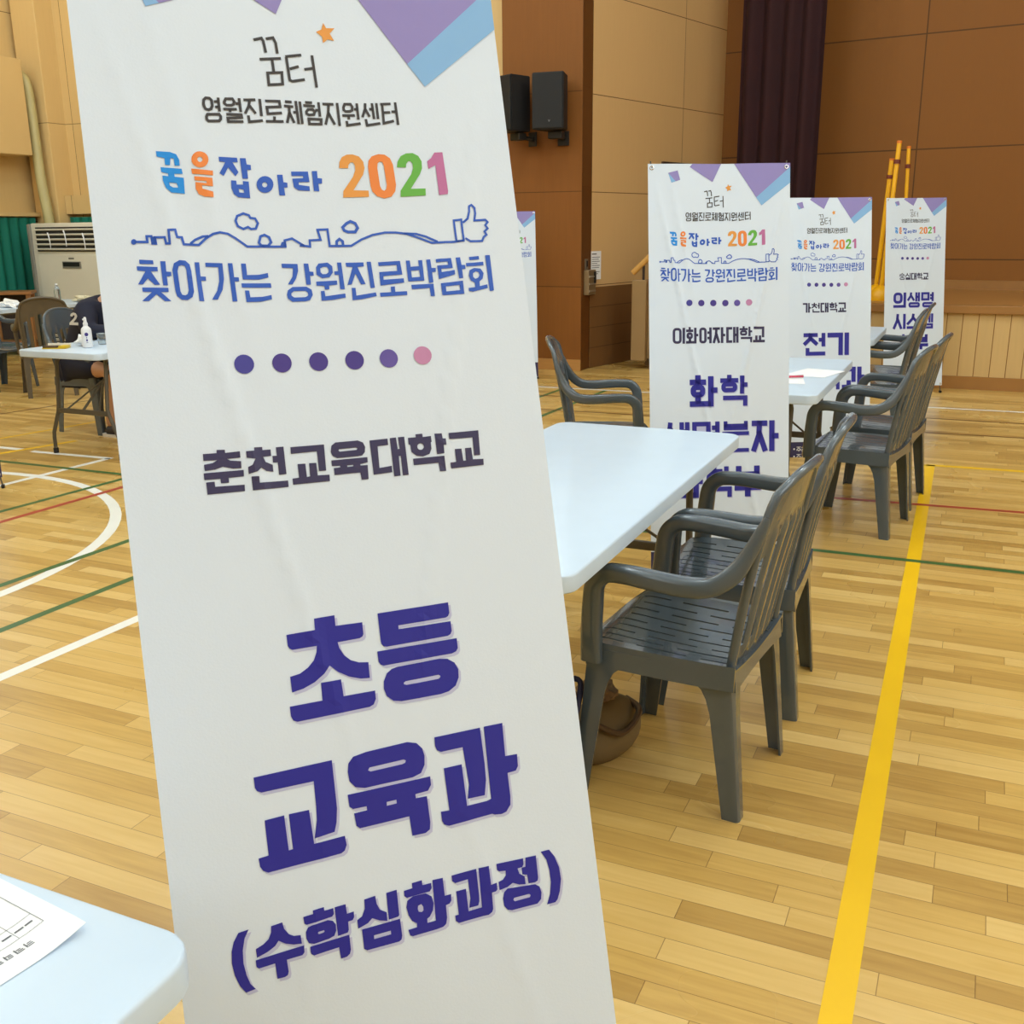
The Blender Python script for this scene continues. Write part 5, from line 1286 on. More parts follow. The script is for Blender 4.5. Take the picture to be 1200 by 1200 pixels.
# ------------------------------------------------------------------ folding tables
def folding_table(loc, length, label, rz=0.0, width=0.74):
    root = empty('folding_table', loc, rz, label, 'table', 'white folding tables')
    H = 0.74
    m = MB()
    secs = [(0.0, H - 0.006, 0.0), (0.0, H, 0.006), ]
    prof = [(0.010, H - 0.046), (0.003, H - 0.045), (0.0, H - 0.042), (0.0, H - 0.006), (0.0015, H - 0.002), (0.005, H)]
    rings = []
    for ins, z in prof:
        rings.append([m.v((x, y, z)) for x, y in rrect(width - 2 * ins, length - 2 * ins, 0.055 - ins * 0.8, 6)])
    n = len(rings[0])
    for a, b_ in zip(rings, rings[1:]):
        for i in range(n):
            m.face((a[i], a[(i + 1) % n], b_[(i + 1) % n], b_[i]))
    m.face(rings[-1]); m.face(rings[0][::-1])
    m.build('table_top', WHITE_P, root, smooth=40)
    for sy in (-1, 1):
        y0 = sy * (length / 2 - 0.17)
        g = MB()
        for sx in (-1, 1):
            g.tube([(sx * 0.21, y0 - sy * 0.05, H - 0.05), (sx * 0.225, y0 - sy * 0.03, H - 0.10), (sx * 0.225, y0, 0.34), (sx * 0.235, y0, 0.30), (sx * 0.30, y0, 0.15), (sx * 0.305, y0, 0.11), (sx * 0.305, y0, 0.02)], 0.0135, 10)
        g.tube([(-0.21, y0 - sy * 0.05, H - 0.055), (0.21, y0 - sy * 0.05, H - 0.055)], 0.012, 8)
        g.box((0, y0, 0.31), (0.46, 0.02, 0.034), bevel=0.003)
        lf = g.build('leg_frame', STEEL, root)
        for sx in (-1, 1):
            g = MB(); g.lathe([(0, 0), (0.018, 0), (0.018, 0.035), (0.0145, 0.038)], 12, (sx * 0.305, y0, 0)); g.build('foot_cap', BLACK, lf)
        g = MB(); g.tube([(0, y0, 0.32), (0, y0 - sy * 0.42, H - 0.06)], 0.009, 8)
        g.tube([(-0.15, y0, 0.32), (0, y0 - sy * 0.20, 0.50)], 0.006, 8); g.tube([(0.15, y0, 0.32), (0, y0 - sy * 0.20, 0.50)], 0.006, 8)
        g.build('brace', STEEL, root)
    g = MB()
    for sx in (-1, 1):
        g.box((sx * 0.30, 0, H - 0.053), (0.025, length - 0.24, 0.022), bevel=0.002)
    g.build('rail', STEEL, root)
    return root
folding_table((-1.085, -0.16, 0), 1.80, 'white folding table at lower left corner holding a printed form')
folding_table((-1.155, 2.93, 0), 1.80, 'empty white folding table right behind the foreground banner')
folding_table((-1.03, 5.56, 0), 1.42, 'white folding table with a red pen, behind the creased banner')
folding_table((-1.03, 7.93, 0), 0.98, 'white folding table farthest back in the right row')
folding_table((-5.57, 5.86, 0), 1.80, 'white folding table with sanitizer bottle where the person in navy sits')
folding_table((-9.63, 8.2, 0), 1.80, 'white folding table in the back by the air conditioner with water bottle')

# ------------------------------------------------------------------ plastic armchairs
def lerp_list(xs, ys, x):
    for i in range(len(xs) - 1):
        if x <= xs[i + 1]:
            t = (x - xs[i]) / (xs[i + 1] - xs[i])
            return ys[i] + t * (ys[i + 1] - ys[i])
    return ys[-1]
def catmull(P, n=5):
    P = [Vector(p) for p in P]
    out = []
    for i in range(len(P) - 1):
        p0, p1, p2, p3 = P[max(i - 1, 0)], P[i], P[i + 1], P[min(i + 2, len(P) - 1)]
        for k in range(n):
            t = k / n
            out.append(0.5 * ((2 * p1) + (p2 - p0) * t + (2 * p0 - 5 * p1 + 4 * p2 - p3) * t * t + (3 * p1 - p0 - 3 * p2 + p3) * t ** 3))
    out.append(P[-1])
    return out
SEAT_Z = 0.43
def chair_seat():
    m = MB()
    hw = 0.232
    # columns: slat / slot alternating, slots run front to back
    ns = 9
    xs = []
    slot_cols = []
    pitch = 2 * (hw - 0.03) / ns
    x = -hw
    xs.append(x); xs.append(-hw + 0.012)
    for i in range(ns):
        c = -hw + 0.03 + pitch * (i + 0.5)
        slot_cols.append(len(xs))
        xs += [c - 0.0042, c + 0.0042]
        if i < ns - 1:
            xs.append(c + pitch / 2)
    xs += [hw - 0.012, hw]
    ys = [-0.215, -0.20, -0.17, -0.15, -0.11, -0.07, -0.03, -0.01, 0.01, 0.03, 0.07, 0.11, 0.15, 0.18, 0.205, 0.225, 0.238, 0.243]
    def zf(x, y):
        d = 0.020 * max(0.0, 1 - (x / hw) ** 2) * (0.6 + 0.4 * math.cos((y + 0.02) / 0.24 * PI / 2))
        roll = 0.0
        if y > 0.16:
            roll = 0.03 * ((y - 0.16) / 0.083) ** 2 * max(0.25, 1 - (x / hw) ** 4)
        return SEAT_Z + 0.006 * (y / 0.24) - d - roll
    def yf(x, y):
        return y - (0.045 * (abs(x) / hw) ** 4 * max(0.0, (y - 0.08) / 0.163))
    V = [[m.v((x * (1.0 if y > -0.1 else 1 - 0.35 * (-0.1 - y)), yf(x, y), zf(x, y))) for x in xs] for y in ys]
    for j in range(len(ys) - 1):
        for i in range(len(xs) - 1):
            if i in slot_cols:
                k = slot_cols.index(i)
                yc = (ys[j] + ys[j + 1]) / 2
                segs = ((-0.17, -0.03), (0.01, 0.18)) if k % 2 else ((-0.20, -0.11), (-0.07, 0.07), (0.11, 0.205))
                if any(a < yc < b_ for a, b_ in segs):
                    continue
            m.face((V[j][i], V[j][i + 1], V[j + 1][i + 1], V[j + 1][i]))
    m.solidify(0.006)
    # apron skirt round the seat
    per = []
    for s in (-1, 1):
        pts = []
        for y in [-0.215, -0.15, -0.05, 0.05, 0.13, 0.19]:
            pts.append((s * (hw + 0.002) * (1.0 if y > -0.1 else 1 - 0.35 * (-0.1 - y)), y))
        prev = None
        for (px, py) in pts:
            bot = SEAT_Z - 0.062
            a = [m.v((px, py, SEAT_Z + 0.004)), m.v((px + s * 0.004, py, bot)), m.v((px - s * 0.002, py, bot)), m.v((px - s * 0.008, py, SEAT_Z - 0.004))]
            if prev:
                for q in range(4):
                    m.face((prev[q], prev[(q + 1) % 4], a[(q + 1) % 4], a[q]))
            else:
                m.face(a[::-1])
            prev = a
        m.face(prev)
    for (y, zt_, bot) in ((0.236, -0.018, 0.062), (-0.212, 0.0, 0.07)):
        prev = None
        sy = 1 if y > 0 else -1
        for i in range(11):
            px = -0.225 + 0.45 * i / 10
            if sy < 0:
                px *= 0.95
            zz = zf(px, y) - 0.004
            zb = SEAT_Z - bot + 0.012 * (1 - (px / 0.225) ** 2)
            yy = yf(px, y) if sy > 0 else y
            a = [m.v((px, yy, zz)), m.v((px, yy + sy * 0.005, zb)), m.v((px, yy - sy * 0.003, zb)), m.v((px, yy - sy * 0.008, zz))]
            if prev:
                for q in range(4):
                    m.face((prev[q], prev[(q + 1) % 4], a[(q + 1) % 4], a[q]))
            else:
                m.face(a[::-1])
            prev = a
        m.face(prev)
    return m
def chair_leg(sx, front):
    """L-shaped channel leg, flared where it meets the seat"""
    m = MB()
    top = Vector((sx * (0.236 if front else 0.222), 0.188 if front else -0.205, SEAT_Z - 0.008))
    foot = Vector((sx * (0.258 if front else 0.222), 0.218 if front else -0.245, 0.0))
    zs = [0.0, 0.012, 0.06, 0.14, 0.22, 0.29, 0.33, 0.355, 0.375, 0.39, 0.405, SEAT_Z - 0.012]
    sy = 1 if front else -1
    rings = []
    for z in zs:
        t = z / top.z
        c = foot.lerp(top, t)
        c.z = z
        fl_ = lerp_list([0, 0.29, 0.33, 0.355, 0.375, 0.39, 0.405, 0.43], [1, 1, 1.08, 1.22, 1.5, 1.85, 2.3, 2.6], z)
        wy = (0.046 + 0.026 * t) * fl_
        wx = (0.040 + 0.020 * t) * (1 + (fl_ - 1) * 0.7)
        r = 0.010
        pts = [Vector((0, -sy * wy, 0)), Vector((0, -sy * wy * 0.5, 0)), Vector((0, -sy * r, 0)), Vector((-sx * r * 0.3, -sy * r * 0.3, 0)), Vector((-sx * r, 0, 0)), Vector((-sx * wx * 0.5, 0, 0)), Vector((-sx * wx, 0, 0))]
        rings.append([m.v(c + p) for p in pts])
    for a, b_ in zip(rings, rings[1:]):
        for k in range(len(a) - 1):
            m.face((a[k], a[k + 1], b_[k + 1], b_[k]))
    bmesh.ops.recalc_face_normals(m.bm, faces=list(m.bm.faces))
    bmesh.ops.solidify(m.bm, geom=list(m.bm.faces), thickness=0.006)
    lo = min(v.co.z for v in m.bm.verts)
    for v in m.bm.verts:
        v.co.z = max(0.0, v.co.z)
    return m
def rsec(w, h, r=0.007, flat=3):
    return rrect(w, h, min(r, w * 0.45, h * 0.45), flat)
def chair_arm(sx):
    m = MB()
    path = catmull([(0.242, 0.170, 0.385), (0.250, 0.168, 0.47), (0.256, 0.162, 0.56), (0.259, 0.154, 0.610), (0.261, 0.122, 0.642), (0.263, 0.07, 0.648), (0.265, 0.00, 0.645), (0.262, -0.09, 0.640), (0.253, -0.155, 0.648), (0.238, -0.205, 0.685), (0.226, -0.237, 0.74), (0.2165, -0.262, 0.80), (0.2135, -0.272, 0.83)], 4)
    secs = []
    n = len(path) - 1
    for i, p in enumerate(path):
        t = i / n
        wdt = lerp_list([0, 0.25, 0.36, 0.5, 0.62, 0.75, 0.9, 1.0], [0.034, 0.036, 0.044, 0.052, 0.050, 0.040, 0.024, 0.012], t)
        th = lerp_list([0, 0.15, 0.30, 0.40, 0.62, 0.75, 0.9, 1.0], [0.060, 0.056, 0.050, 0.046, 0.048, 0.048, 0.030, 0.012], t)
        secs.append(rsec(wdt, th, 0.013))
    m.sweep([Vector((sx * p.x, p.y, p.z)) for p in path], secs)
    return m
def chair_back():
    m = MB()
    z0 = SEAT_Z - 0.03
    ZT = 0.928
    def hw(t):
        return lerp_list([0, 0.2, 0.45, 0.7, 0.85, 1.0], [0.196, 0.198, 0.207, 0.214, 0.208, 0.186], t)
    def surf(s, t, off=0.0):
        zt_ = ZT - 0.055 * abs(s) ** 2.6
        z = z0 + t * (zt_ - z0)
        tt = (z - z0) / (ZT - z0)
        y = -0.203 - 0.085 * tt - 0.035 * tt * tt + 0.030 * s * s * (0.4 + 0.6 * tt) - off
        return Vector((s * hw(t), y, z))
    ns = 6
    S = [-1.0, -0.93]
    slots = []
    for i in range(ns):
        c = -0.93 + 1.86 * (i + 0.5) / ns
        a, b_ = c - 0.078, c + 0.078
        slots.append(len(S))
        S += [a, b_]
        if i < ns - 1:
            c2 = -0.93 + 1.86 * (i + 1) / ns
            S += [c2 - 0.05, c2 + 0.05]
    S += [0.93, 1.0]
    T = [0, 0.05, 0.10, 0.13, 0.2, 0.28, 0.36, 0.44, 0.5, 0.55, 0.59, 0.62, 0.65, 0.68, 0.71, 0.75, 0.8, 0.86, 0.92, 0.97, 1.0]
    def bumpf(i):
        # slat centres stand proud of their edges
        return 0.006 if (i not in (0, len(S) - 1) and S[i] not in (-0.93, 0.93) and all(i not in (q, q + 1) for q in slots)) else 0.0
    V = [[m.v(surf(s, t, bumpf(i) if 0.08 < t < 0.72 else 0.0)) for i, s in enumerate(S)] for t in T]
    for j in range(len(T) - 1):
        for i in range(len(S) - 1):
            if i in slots:
                sc_ = (S[i] + S[i + 1]) / 2
                tm = (T[j] + T[j + 1]) / 2
                if 0.12 < tm < 0.70 - 0.13 * sc_ * sc_:
                    continue
            m.face((V[j][i], V[j][i + 1], V[j + 1][i + 1], V[j + 1][i]))
    m.solidify(0.007)
    # rolled rim round sides and top
    rim = [surf(-1, t) for t in (0.0, 0.1, 0.25, 0.4, 0.55, 0.7, 0.82, 0.9, 0.95)]
    rim += [surf(s, 1.0) for s in (-0.97, -0.9, -0.8, -0.65, -0.45, -0.2, 0, 0.2, 0.45, 0.65, 0.8, 0.9, 0.97)]
    rim += [surf(1, t) for t in (0.95, 0.9, 0.82, 0.7, 0.55, 0.4, 0.25, 0.1, 0.0)]
    m.tube([p + Vector((0, -0.002, 0)) for p in rim], 0.0125, 10)
    return m
CHAIR_CACHE = {}
def armchair(loc, rz, label, material=None):
    material = material or GREYPL
    key = material.name
    if key not in CHAIR_CACHE:
        root = empty('plastic_armchair', loc, rz, label, 'chair', 'plastic armchairs in the hall')
        chair_seat().build('seat', material, root, smooth=40)
        chair_back().build('backrest', material, root, smooth=50)
        for sx in (-1, 1):
            chair_arm(sx).build('armrest', material, root, smooth=50)
        for fr in (True, False):
            for sx in (-1, 1):
                chair_leg(sx, fr).build('leg', material, root, smooth=40)
        CHAIR_CACHE[key] = root
        return root
    c = copy_tree(CHAIR_CACHE[key])
    c.location = loc
    c.rotation_euler = (0, 0, rz)
    c['label'] = label
    return c
FACE_L, FACE_R = PI / 2, -PI / 2
armchair((-0.67, 2.62, 0), FACE_L + R(-5), 'nearest grey plastic armchair at the empty table behind the foreground banner')
armchair((-0.655, 3.23, 0), FACE_L + R(2), 'grey plastic armchair second nearest, beside the nearest one at the empty table')
armchair((-0.52, 5.40, 0), FACE_L + R(-9), 'grey plastic armchair at the red pen table, the nearer of that pair')
armchair((-0.47, 6.00, 0), FACE_L + R(-6), 'grey plastic armchair at the red pen table, the farther of that pair')
armchair((-0.68, 7.70, 0), FACE_L, 'grey plastic armchair at the farthest right table, nearer one')
armchair((-0.66, 8.30, 0), FACE_L, 'grey plastic armchair at the farthest right table, last in the row')
armchair((-1.81, 5.24, 0), FACE_R + R(18), 'grey plastic armchair facing right between the foreground banner and the creased banner')
armchair((-6.27, 5.96, 0), FACE_R + R(4), 'grey plastic armchair the person in navy sits on')
armchair((-8.90, 7.23, 0), FACE_R, 'grey plastic armchair cut by the left edge at the back table')
armchair((-8.13, 7.15, 0), FACE_L + R(-40), 'brown plastic armchair with its slatted back towards us at the back table', BROWNPL)

# ------------------------------------------------------------------ things on the tables
TZ = 0.74
# printed form on the corner table
root = empty('printed_form', (-0.852, 0.700, TZ), R(262), 'white printed form lying upside down on the lower left table', 'paper')
m = MB()
nx, ny = 10, 14
def form_z(x, y):
    return 0.0012 + 0.010 * max(0.0, 1 - x / 0.07) ** 2 * max(0.0, 1 - abs(y + 0.02) / 0.3)
V = [[m.v((0.21 * i / nx, -0.297 * j / ny, form_z(0.21 * i / nx, -0.297 * j / ny))) for i in range(nx + 1)] for j in range(ny + 1)]
for j in range(ny):
    for i in range(nx):
        m.face((V[j][i], V[j + 1][i], V[j + 1][i + 1], V[j][i + 1]))
sh = m.build('sheet', PAPER, root, recalc=False)
m = MB()
def fbar(x0, x1, y0, y1):
    n = max(1, int((x1 - x0) / 0.02))
    for i in range(n):
        a, b_ = x0 + (x1 - x0) * i / n, x0 + (x1 - x0) * (i + 1) / n
        m.quad(*[(x, y, form_z(x, y) + 0.0005) for x, y in ((a, y0), (b_, y0), (b_, y1), (a, y1))])
rnd = random.Random(3)
x = 0.045
for k in range(9):
    for q in range(3):
        hx = x + 0.012 * k
        fbar(hx + rnd.uniform(0, .002), hx + rnd.uniform(.006, .009), -0.030 - q * 0.0028, -0.0285 - q * 0.0028)
    fbar(hx + 0.008, hx + 0.0095, -0.0375, -0.0285)
for yy in (-0.050, -0.27):
    fbar(0.02, 0.19, yy, yy + 0.0006)
for xx in (0.02, 0.05, 0.19):
    m.quad(*[(xx + dx, y, form_z(xx, y) + 0.0005) for dx, y in ((0, -0.27), (0.0006, -0.27), (0.0006, -0.05), (0, -0.05))])
for yy in (-0.075, -0.15, -0.20):
    fbar(0.02, 0.19, yy, yy + 0.0006)
for yy in [-0.064, -0.086, -0.096, -0.106, -0.116, -0.126, -0.138, -0.162, -0.172, -0.212]:
    xx = 0.026 if yy > -0.08 else 0.055
    while xx < 0.18:
        wd = rnd.uniform(0.004, 0.012)
        fbar(xx, min(xx + wd, 0.185), yy, yy + 0.0028)
        xx += wd + rnd.uniform(0.0015, 0.004)
m.build('printing', mat('grey_print', (105, 108, 116), 0.8), sh, smooth=0, recalc=False)

# pen and sheets on the second right table
root = empty('ballpoint_pen', (-0.865, 5.36, TZ + 0.012), R(28), 'red ballpoint pen lying on papers on the second right table', 'pen')
m = MB(); m.tube([(-0.06, 0, 0), (0.065, 0, 0)], 0.006, 10); m.build('barrel', mat('red_pen_plastic', (190, 40, 70), 0.3), root)
m = MB(); m.tube([(-0.06, 0, 0), (-0.075, 0, 0), (-0.088, 0, 0)], [0.005, 0.0035, 0.001], 10); m.build('tip', BLACK, root)
m = MB(); m.tube([(0.02, 0, 0.006), (0.066, 0, 0.0075)], 0.0015, 6); m.build('clip', CHROME, root)
for (x, y, a, lb) in ((-0.90, 5.32, 12, 'white paper sheet under the red pen'), (-0.78, 5.62, -14, 'white paper sheet near the right edge of the red pen table')):
    m = MB(); m.box((0, 0, 0.001), (0.21, 0.297, 0.002)); o = m.build('paper_sheet', PAPER, smooth=0); o.location = (x, y, TZ + 0.0005); o.rotation_euler = (0, 0, R(a)); tag(o, lb, 'paper')

# table of the person in navy
root = empty('sanitizer_bottle', (-5.565, 5.235, TZ), R(20), 'white sanitizer spray bottle with round purple mark', 'bottle')
WB = mat('white_bottle_plastic', (232, 234, 238), 0.35)
m = MB(); m.lathe([(0, 0.001), (0.030, 0.001), (0.034, 0.006), (0.034, 0.115), (0.030, 0.130), (0.018, 0.142), (0.014, 0.146)], 24); m.build('body', WB, root)
m = MB(); m.lathe([(0.015, 0.144), (0.016, 0.165), (0.011, 0.172), (0.009, 0.20), (0.006, 0.206), (0, 0.206)], 16); m.box((0.0, -0.014, 0.192), (0.010, 0.03, 0.010), bevel=0.002); m.build('spray_head', WB, root)
m = MB()
for (a0, a1, z0_, z1_) in ((-10, 10, 0.035, 0.038), (-8, 8, 0.045, 0.060), (-5, 5, 0.066, 0.073)):
    n = 5
    for i in range(n):
        A, B_ = R(-90 + 25 + a0 + (a1 - a0) * i / n), R(-90 + 25 + a0 + (a1 - a0) * (i + 1) / n)
        m.quad((0.0345 * math.cos(A), 0.0345 * math.sin(A), z0_), (0.0345 * math.cos(B_), 0.0345 * math.sin(B_), z0_), (0.0345 * math.cos(B_), 0.0345 * math.sin(B_), z1_), (0.0345 * math.cos(A), 0.0345 * math.sin(A), z1_))
prev = None
for i in range(-6, 7):
    A = R(-90 + 25) + i / 6 * 0.36
    hh = 0.0125 * math.sqrt(max(0, 1 - (i / 6.001) ** 2))
    c = (m.v((0.0346 * math.cos(A), 0.0346 * math.sin(A), 0.092 - hh)), m.v((0.0346 * math.cos(A), 0.0346 * math.sin(A), 0.092 + hh)))
    if prev:
        m.face((prev[0], c[0], c[1], prev[1]))
    prev = c
m.build('label_print', mat('purple_label', (64, 52, 130), 0.5), root)
# yellow tin with its lid edge
root = empty('yellow_case', (-5.735, 5.12, TZ), R(24), 'open yellow case on the corner of the table with the sanitizer', 'case')
YEL = mat('yellow_plastic', (214, 180, 40), 0.4)
m = MB(); m.box((0, 0, 0.004), (0.16, 0.09, 0.006), bevel=0.002); m.box((0.055, 0, 0.012), (0.05, 0.08, 0.018), bevel=0.004); m.build('tray', YEL, root)
m = MB(); m.box((-0.03, 0, 0.0125), (0.10, 0.07, 0.011), bevel=0.003); m.build('contents', mat('brown_contents', (70, 50, 34), 0.6), root)
m = MB(); m.box((0.0, 0.052, 0.016), (0.16, 0.004, 0.03), rot=Euler((R(-18), 0, 0)), bevel=0.001); m.build('lid', mat('clear_lid', (220, 214, 200), 0.3), root)
def crumple(name, loc, s, seed, m_, label, cat):
    rr = random.Random(seed)
    t = bmesh.new()
    bmesh.ops.create_icosphere(t, subdivisions=3, radius=1.0)
    off = [Vector((rr.uniform(-1, 1), rr.uniform(-1, 1), rr.uniform(-1, 1))).normalized() for _ in range(14)]
    for v in t.verts:
        d = v.co.normalized()
        k = 1.0 + sum(0.10 * math.sin(7 * d.dot(o_) + i) for i, o_ in enumerate(off)) * 0.9
        v.co = Vector((d.x * s[0] * k, d.y * s[1] * k, max(-0.55, d.z) * s[2] * k))
    lo = min(v.co.z for v in t.verts)
    for v in t.verts:
        v.co.z -= lo
    q = MB(); q.add(t)
    o = q.build(name, m_, smooth=30)
    o.location = loc
    return tag(o, label, cat)
TISS = mat('white_tissue', (236, 238, 240), 0.8)
crumple('crumpled_tissue', (-5.66, 5.29, TZ + 0.0005), (0.055, 0.035, 0.035), 4, TISS, 'crumpled white tissue left of the sanitizer bottle', 'tissue')
crumple('rubber_gloves', (-5.44, 5.45, TZ + 0.0005), (0.10, 0.05, 0.035), 9, mat('pale_glove', (222, 222, 206), 0.6), 'pale gloves heaped right of the sanitizer bottle', 'gloves')
root = empty('plastic_cup', (-5.62, 5.42, TZ), 0, 'small clear cup just left of the sanitizer bottle', 'cup')
CLEAR = mat('clear_plastic', (235, 240, 242), 0.08, trans=0.92)
m = MB(); m.lathe([(0, 0.002), (0.024, 0.002), (0.032, 0.075), (0.034, 0.075), (0.026, 0.0), (0, 0.0)], 20); m.build('cup', CLEAR, root)
m = MB(); m.lathe([(0.033, 0.0735), (0.0355, 0.0755), (0.033, 0.0775), (0.0315, 0.0755), (0.033, 0.0735)], 20); m.build('rim', CLEAR, root)
m = MB(); m.box((0, 0, 0.006), (0.26, 0.17, 0.012), bevel=0.003); o = m.build('tablet_computer', BLACK); o.location = (-5.36, 5.62, TZ + 0.0005); o.rotation_euler = (0, 0, R(-8)); tag(o, 'dark tablet lying before the person in navy', 'tablet')
# back table
root = empty('water_bottle', (-9.40, 8.50, TZ), 0, 'clear water bottle standing on the back table', 'bottle')
m = MB(); m.lathe([(0, 0.001), (0.030, 0.001), (0.033, 0.01), (0.031, 0.05), (0.033, 0.06), (0.031, 0.10), (0.033, 0.13), (0.028, 0.165), (0.014, 0.19), (0.0125, 0.205)], 20); m.build('body', CLEAR, root)
m = MB(); m.lathe([(0.0145, 0.200), (0.0145, 0.218), (0, 0.219)], 16); m.build('cap', mat('white_cap', (230, 232, 236), 0.4), root)
crumple('folded_cloth', (-9.42, 7.88, TZ + 0.0005), (0.10, 0.08, 0.045), 12, TISS, 'white cloth heaped at the left end of the back table', 'cloth')
crumple('plastic_bag', (-9.38, 8.86, TZ + 0.0005), (0.13, 0.09, 0.035), 15, mat('cream_bag', (214, 206, 178), 0.5), 'cream plastic bag beside the water bottle', 'bag')

# bags under the first right table
root = empty('shoulder_bag', (-0.905, 2.60, 0), R(70), 'khaki rounded shoulder bag under the nearest grey armchair', 'bag')
KH = mat('khaki_canvas', (122, 104, 72), 0.7, noise=0.15, scale=12, bump=0.2)
t = bmesh.new(); bmesh.ops.create_uvsphere(t, u_segments=24, v_segments=14, radius=1)
for v in t.verts:
    p = v.co
    z = max(-0.8, p.z)
    v.co = Vector((p.x * 0.16 * (1 - 0.12 * z), p.y * 0.085 * (1 - 0.25 * z), (z + 0.8) * 0.098))
m = MB(); m.add(t); m.build('bag_body', KH, root, smooth=60)
m = MB(); m.tube(catmull([(-0.125, 0, 0.13), (-0.11, -0.06, 0.15), (-0.02, -0.095, 0.10), (0.08, -0.08, 0.13), (0.12, 0, 0.13)], 5), 0.010, 8); m.build('strap', mat('brown_leather', (84, 62, 40), 0.5), root)
crumple('patterned_scarf', (-0.91, 2.575, 0.178), (0.05, 0.07, 0.03), 21, mat('leopard_print', (128, 104, 80), 0.8, noise=0.75, scale=60), 'brown speckled scarf on top of the khaki bag', 'scarf')
root = empty('tote_bag', (-0.965, 2.37, 0), R(86), 'dark grey tote bag standing left of the khaki bag, edge of it visible', 'bag')
m = MB(); m.box((0, 0, 0.16), (0.18, 0.08, 0.32), bevel=0.025, seg=3, taper=0.9); m.build('bag_body', mat('dark_grey_canvas', (70, 68, 64), 0.8, noise=0.1, scale=30), root, smooth=50)
for sy in (-1, 1):
    m = MB(); m.tube(catmull([(-0.07, sy * 0.033, 0.30), (-0.055, sy * 0.06, 0.29), (0, sy * 0.062, 0.20), (0.055, sy * 0.06, 0.29), (0.07, sy * 0.033, 0.30)], 4), 0.008, 8); m.build('handle', mat('navy_webbing', (44, 44, 74), 0.7), root)

# ------------------------------------------------------------------ person in navy
def skin_mesh(name, pts, edges, radii, m_, parent=None, sub=2, rootv=0):
    me = bpy.data.meshes.new(name)
    me.from_pydata([Vector(p) for p in pts], edges, [])
    o = bpy.data.objects.new(name, me)
    C.objects.link(o)
    sk = o.modifiers.new('skin', 'SKIN')
    sk.use_smooth_shade = True
    lay = me.skin_vertices[0].data if me.skin_vertices else None
    if lay is None:
        bpy.context.view_layer.objects.active = o
        me.skin_vertices.new() if hasattr(me.skin_vertices, 'new') else None
        lay = me.skin_vertices[0].data
    for i, r in enumerate(radii):
        lay[i].radius = r if isinstance(r, tuple) else (r, r)
        lay[i].use_root = (i == rootv)
    sb = o.modifiers.new('sub', 'SUBSURF')
    sb.levels = sb.render_levels = sub
    bpy.context.view_layer.update()
    dg = bpy.context.evaluated_depsgraph_get()
    nm = bpy.data.meshes.new_from_object(o.evaluated_get(dg))
    o.modifiers.clear()
    o.data = nm
    nm.materials.clear()
    nm.materials.append(m_)
    nm.shade_smooth()
    if parent is not None:
        o.parent = parent
    return o
SKIN = mat('skin', (196, 148, 118), 0.55)
NAVY = mat('navy_cloth', (24, 26, 46), 0.85, noise=0.1, scale=20)
PX, PY = -6.30, 5.86
prs = empty('person', (PX, PY, 0), 0, 'person in navy clothes with a 2 on the sleeve, bending over the table', 'person')
# local: +x towards the table, -y towards us
J = {}
pts = [(0.0, 0, 0.53), (0.06, 0, 0.66), (0.15, 0, 0.80), (0.23, 0, 0.92), (0.31, 0, 0.995), (0.37, 0, 1.045),           # 0-5 pelvis..neck
       (0.25, -0.16, 0.93), (0.36, -0.24, 0.79), (0.50, -0.16, 0.775), (0.60, -0.10, 0.775),                            # 6-9 right arm
       (0.25, 0.16, 0.93), (0.36, 0.24, 0.79), (0.50, 0.16, 0.775), (0.60, 0.12, 0.775),                                # 10-13 left arm
       (0.02, -0.10, 0.51), (0.40, -0.12, 0.50), (0.34, -0.12, 0.12), (0.345, -0.12, 0.07),                             # 14-17 right leg
       (0.02, 0.10, 0.51), (0.40, 0.12, 0.50), (0.42, 0.12, 0.12), (0.425, 0.12, 0.07),                                 # 18-21 left leg
       (0.41, 0, 1.10), (0.455, 0, 1.165), (0.49, 0, 1.235)]                                                             # 22-24 head
edges = [(0, 1), (1, 2), (2, 3), (3, 4), (4, 5), (3, 6), (6, 7), (7, 8), (8, 9), (3, 10), (10, 11), (11, 12), (12, 13), (0, 14), (14, 15), (15, 16), (16, 17), (0, 18), (18, 19), (19, 20), (20, 21), (5, 22), (22, 23), (23, 24)]
rad = [(0.12, 0.15), (0.11, 0.14), (0.11, 0.15), (0.10, 0.14), 0.065, 0.052, 0.058, 0.042, 0.034, 0.026, 0.058, 0.042, 0.034, 0.026, 0.085, 0.058, 0.036, 0.035, 0.085, 0.058, 0.036, 0.035, 0.075, 0.095, 0.07]
body = skin_mesh('body', pts, edges, rad, SKIN, prs)
sp = [pts[i] for i in (0, 1, 2, 3, 4)] + [pts[6], (0.355, -0.236, 0.80), pts[10], (0.355, 0.236, 0.80), (0.50, -0.16, 0.795), (0.50, 0.16, 0.795)]
skin_mesh('shirt', sp, [(0, 1), (1, 2), (2, 3), (3, 4), (3, 5), (5, 6), (6, 9), (3, 7), (7, 8), (8, 10)], [(0.14, 0.17), (0.15, 0.18), (0.155, 0.19), (0.14, 0.18), 0.085, 0.095, 0.07, 0.095, 0.07, 0.047, 0.047], NAVY, prs)
skin_mesh('shorts', [pts[0], pts[14], (0.30, -0.118, 0.503), pts[18], (0.30, 0.118, 0.503)], [(0, 1), (1, 2), (0, 3), (3, 4)], [(0.13, 0.155), 0.10, 0.078, 0.10, 0.078], NAVY, prs)
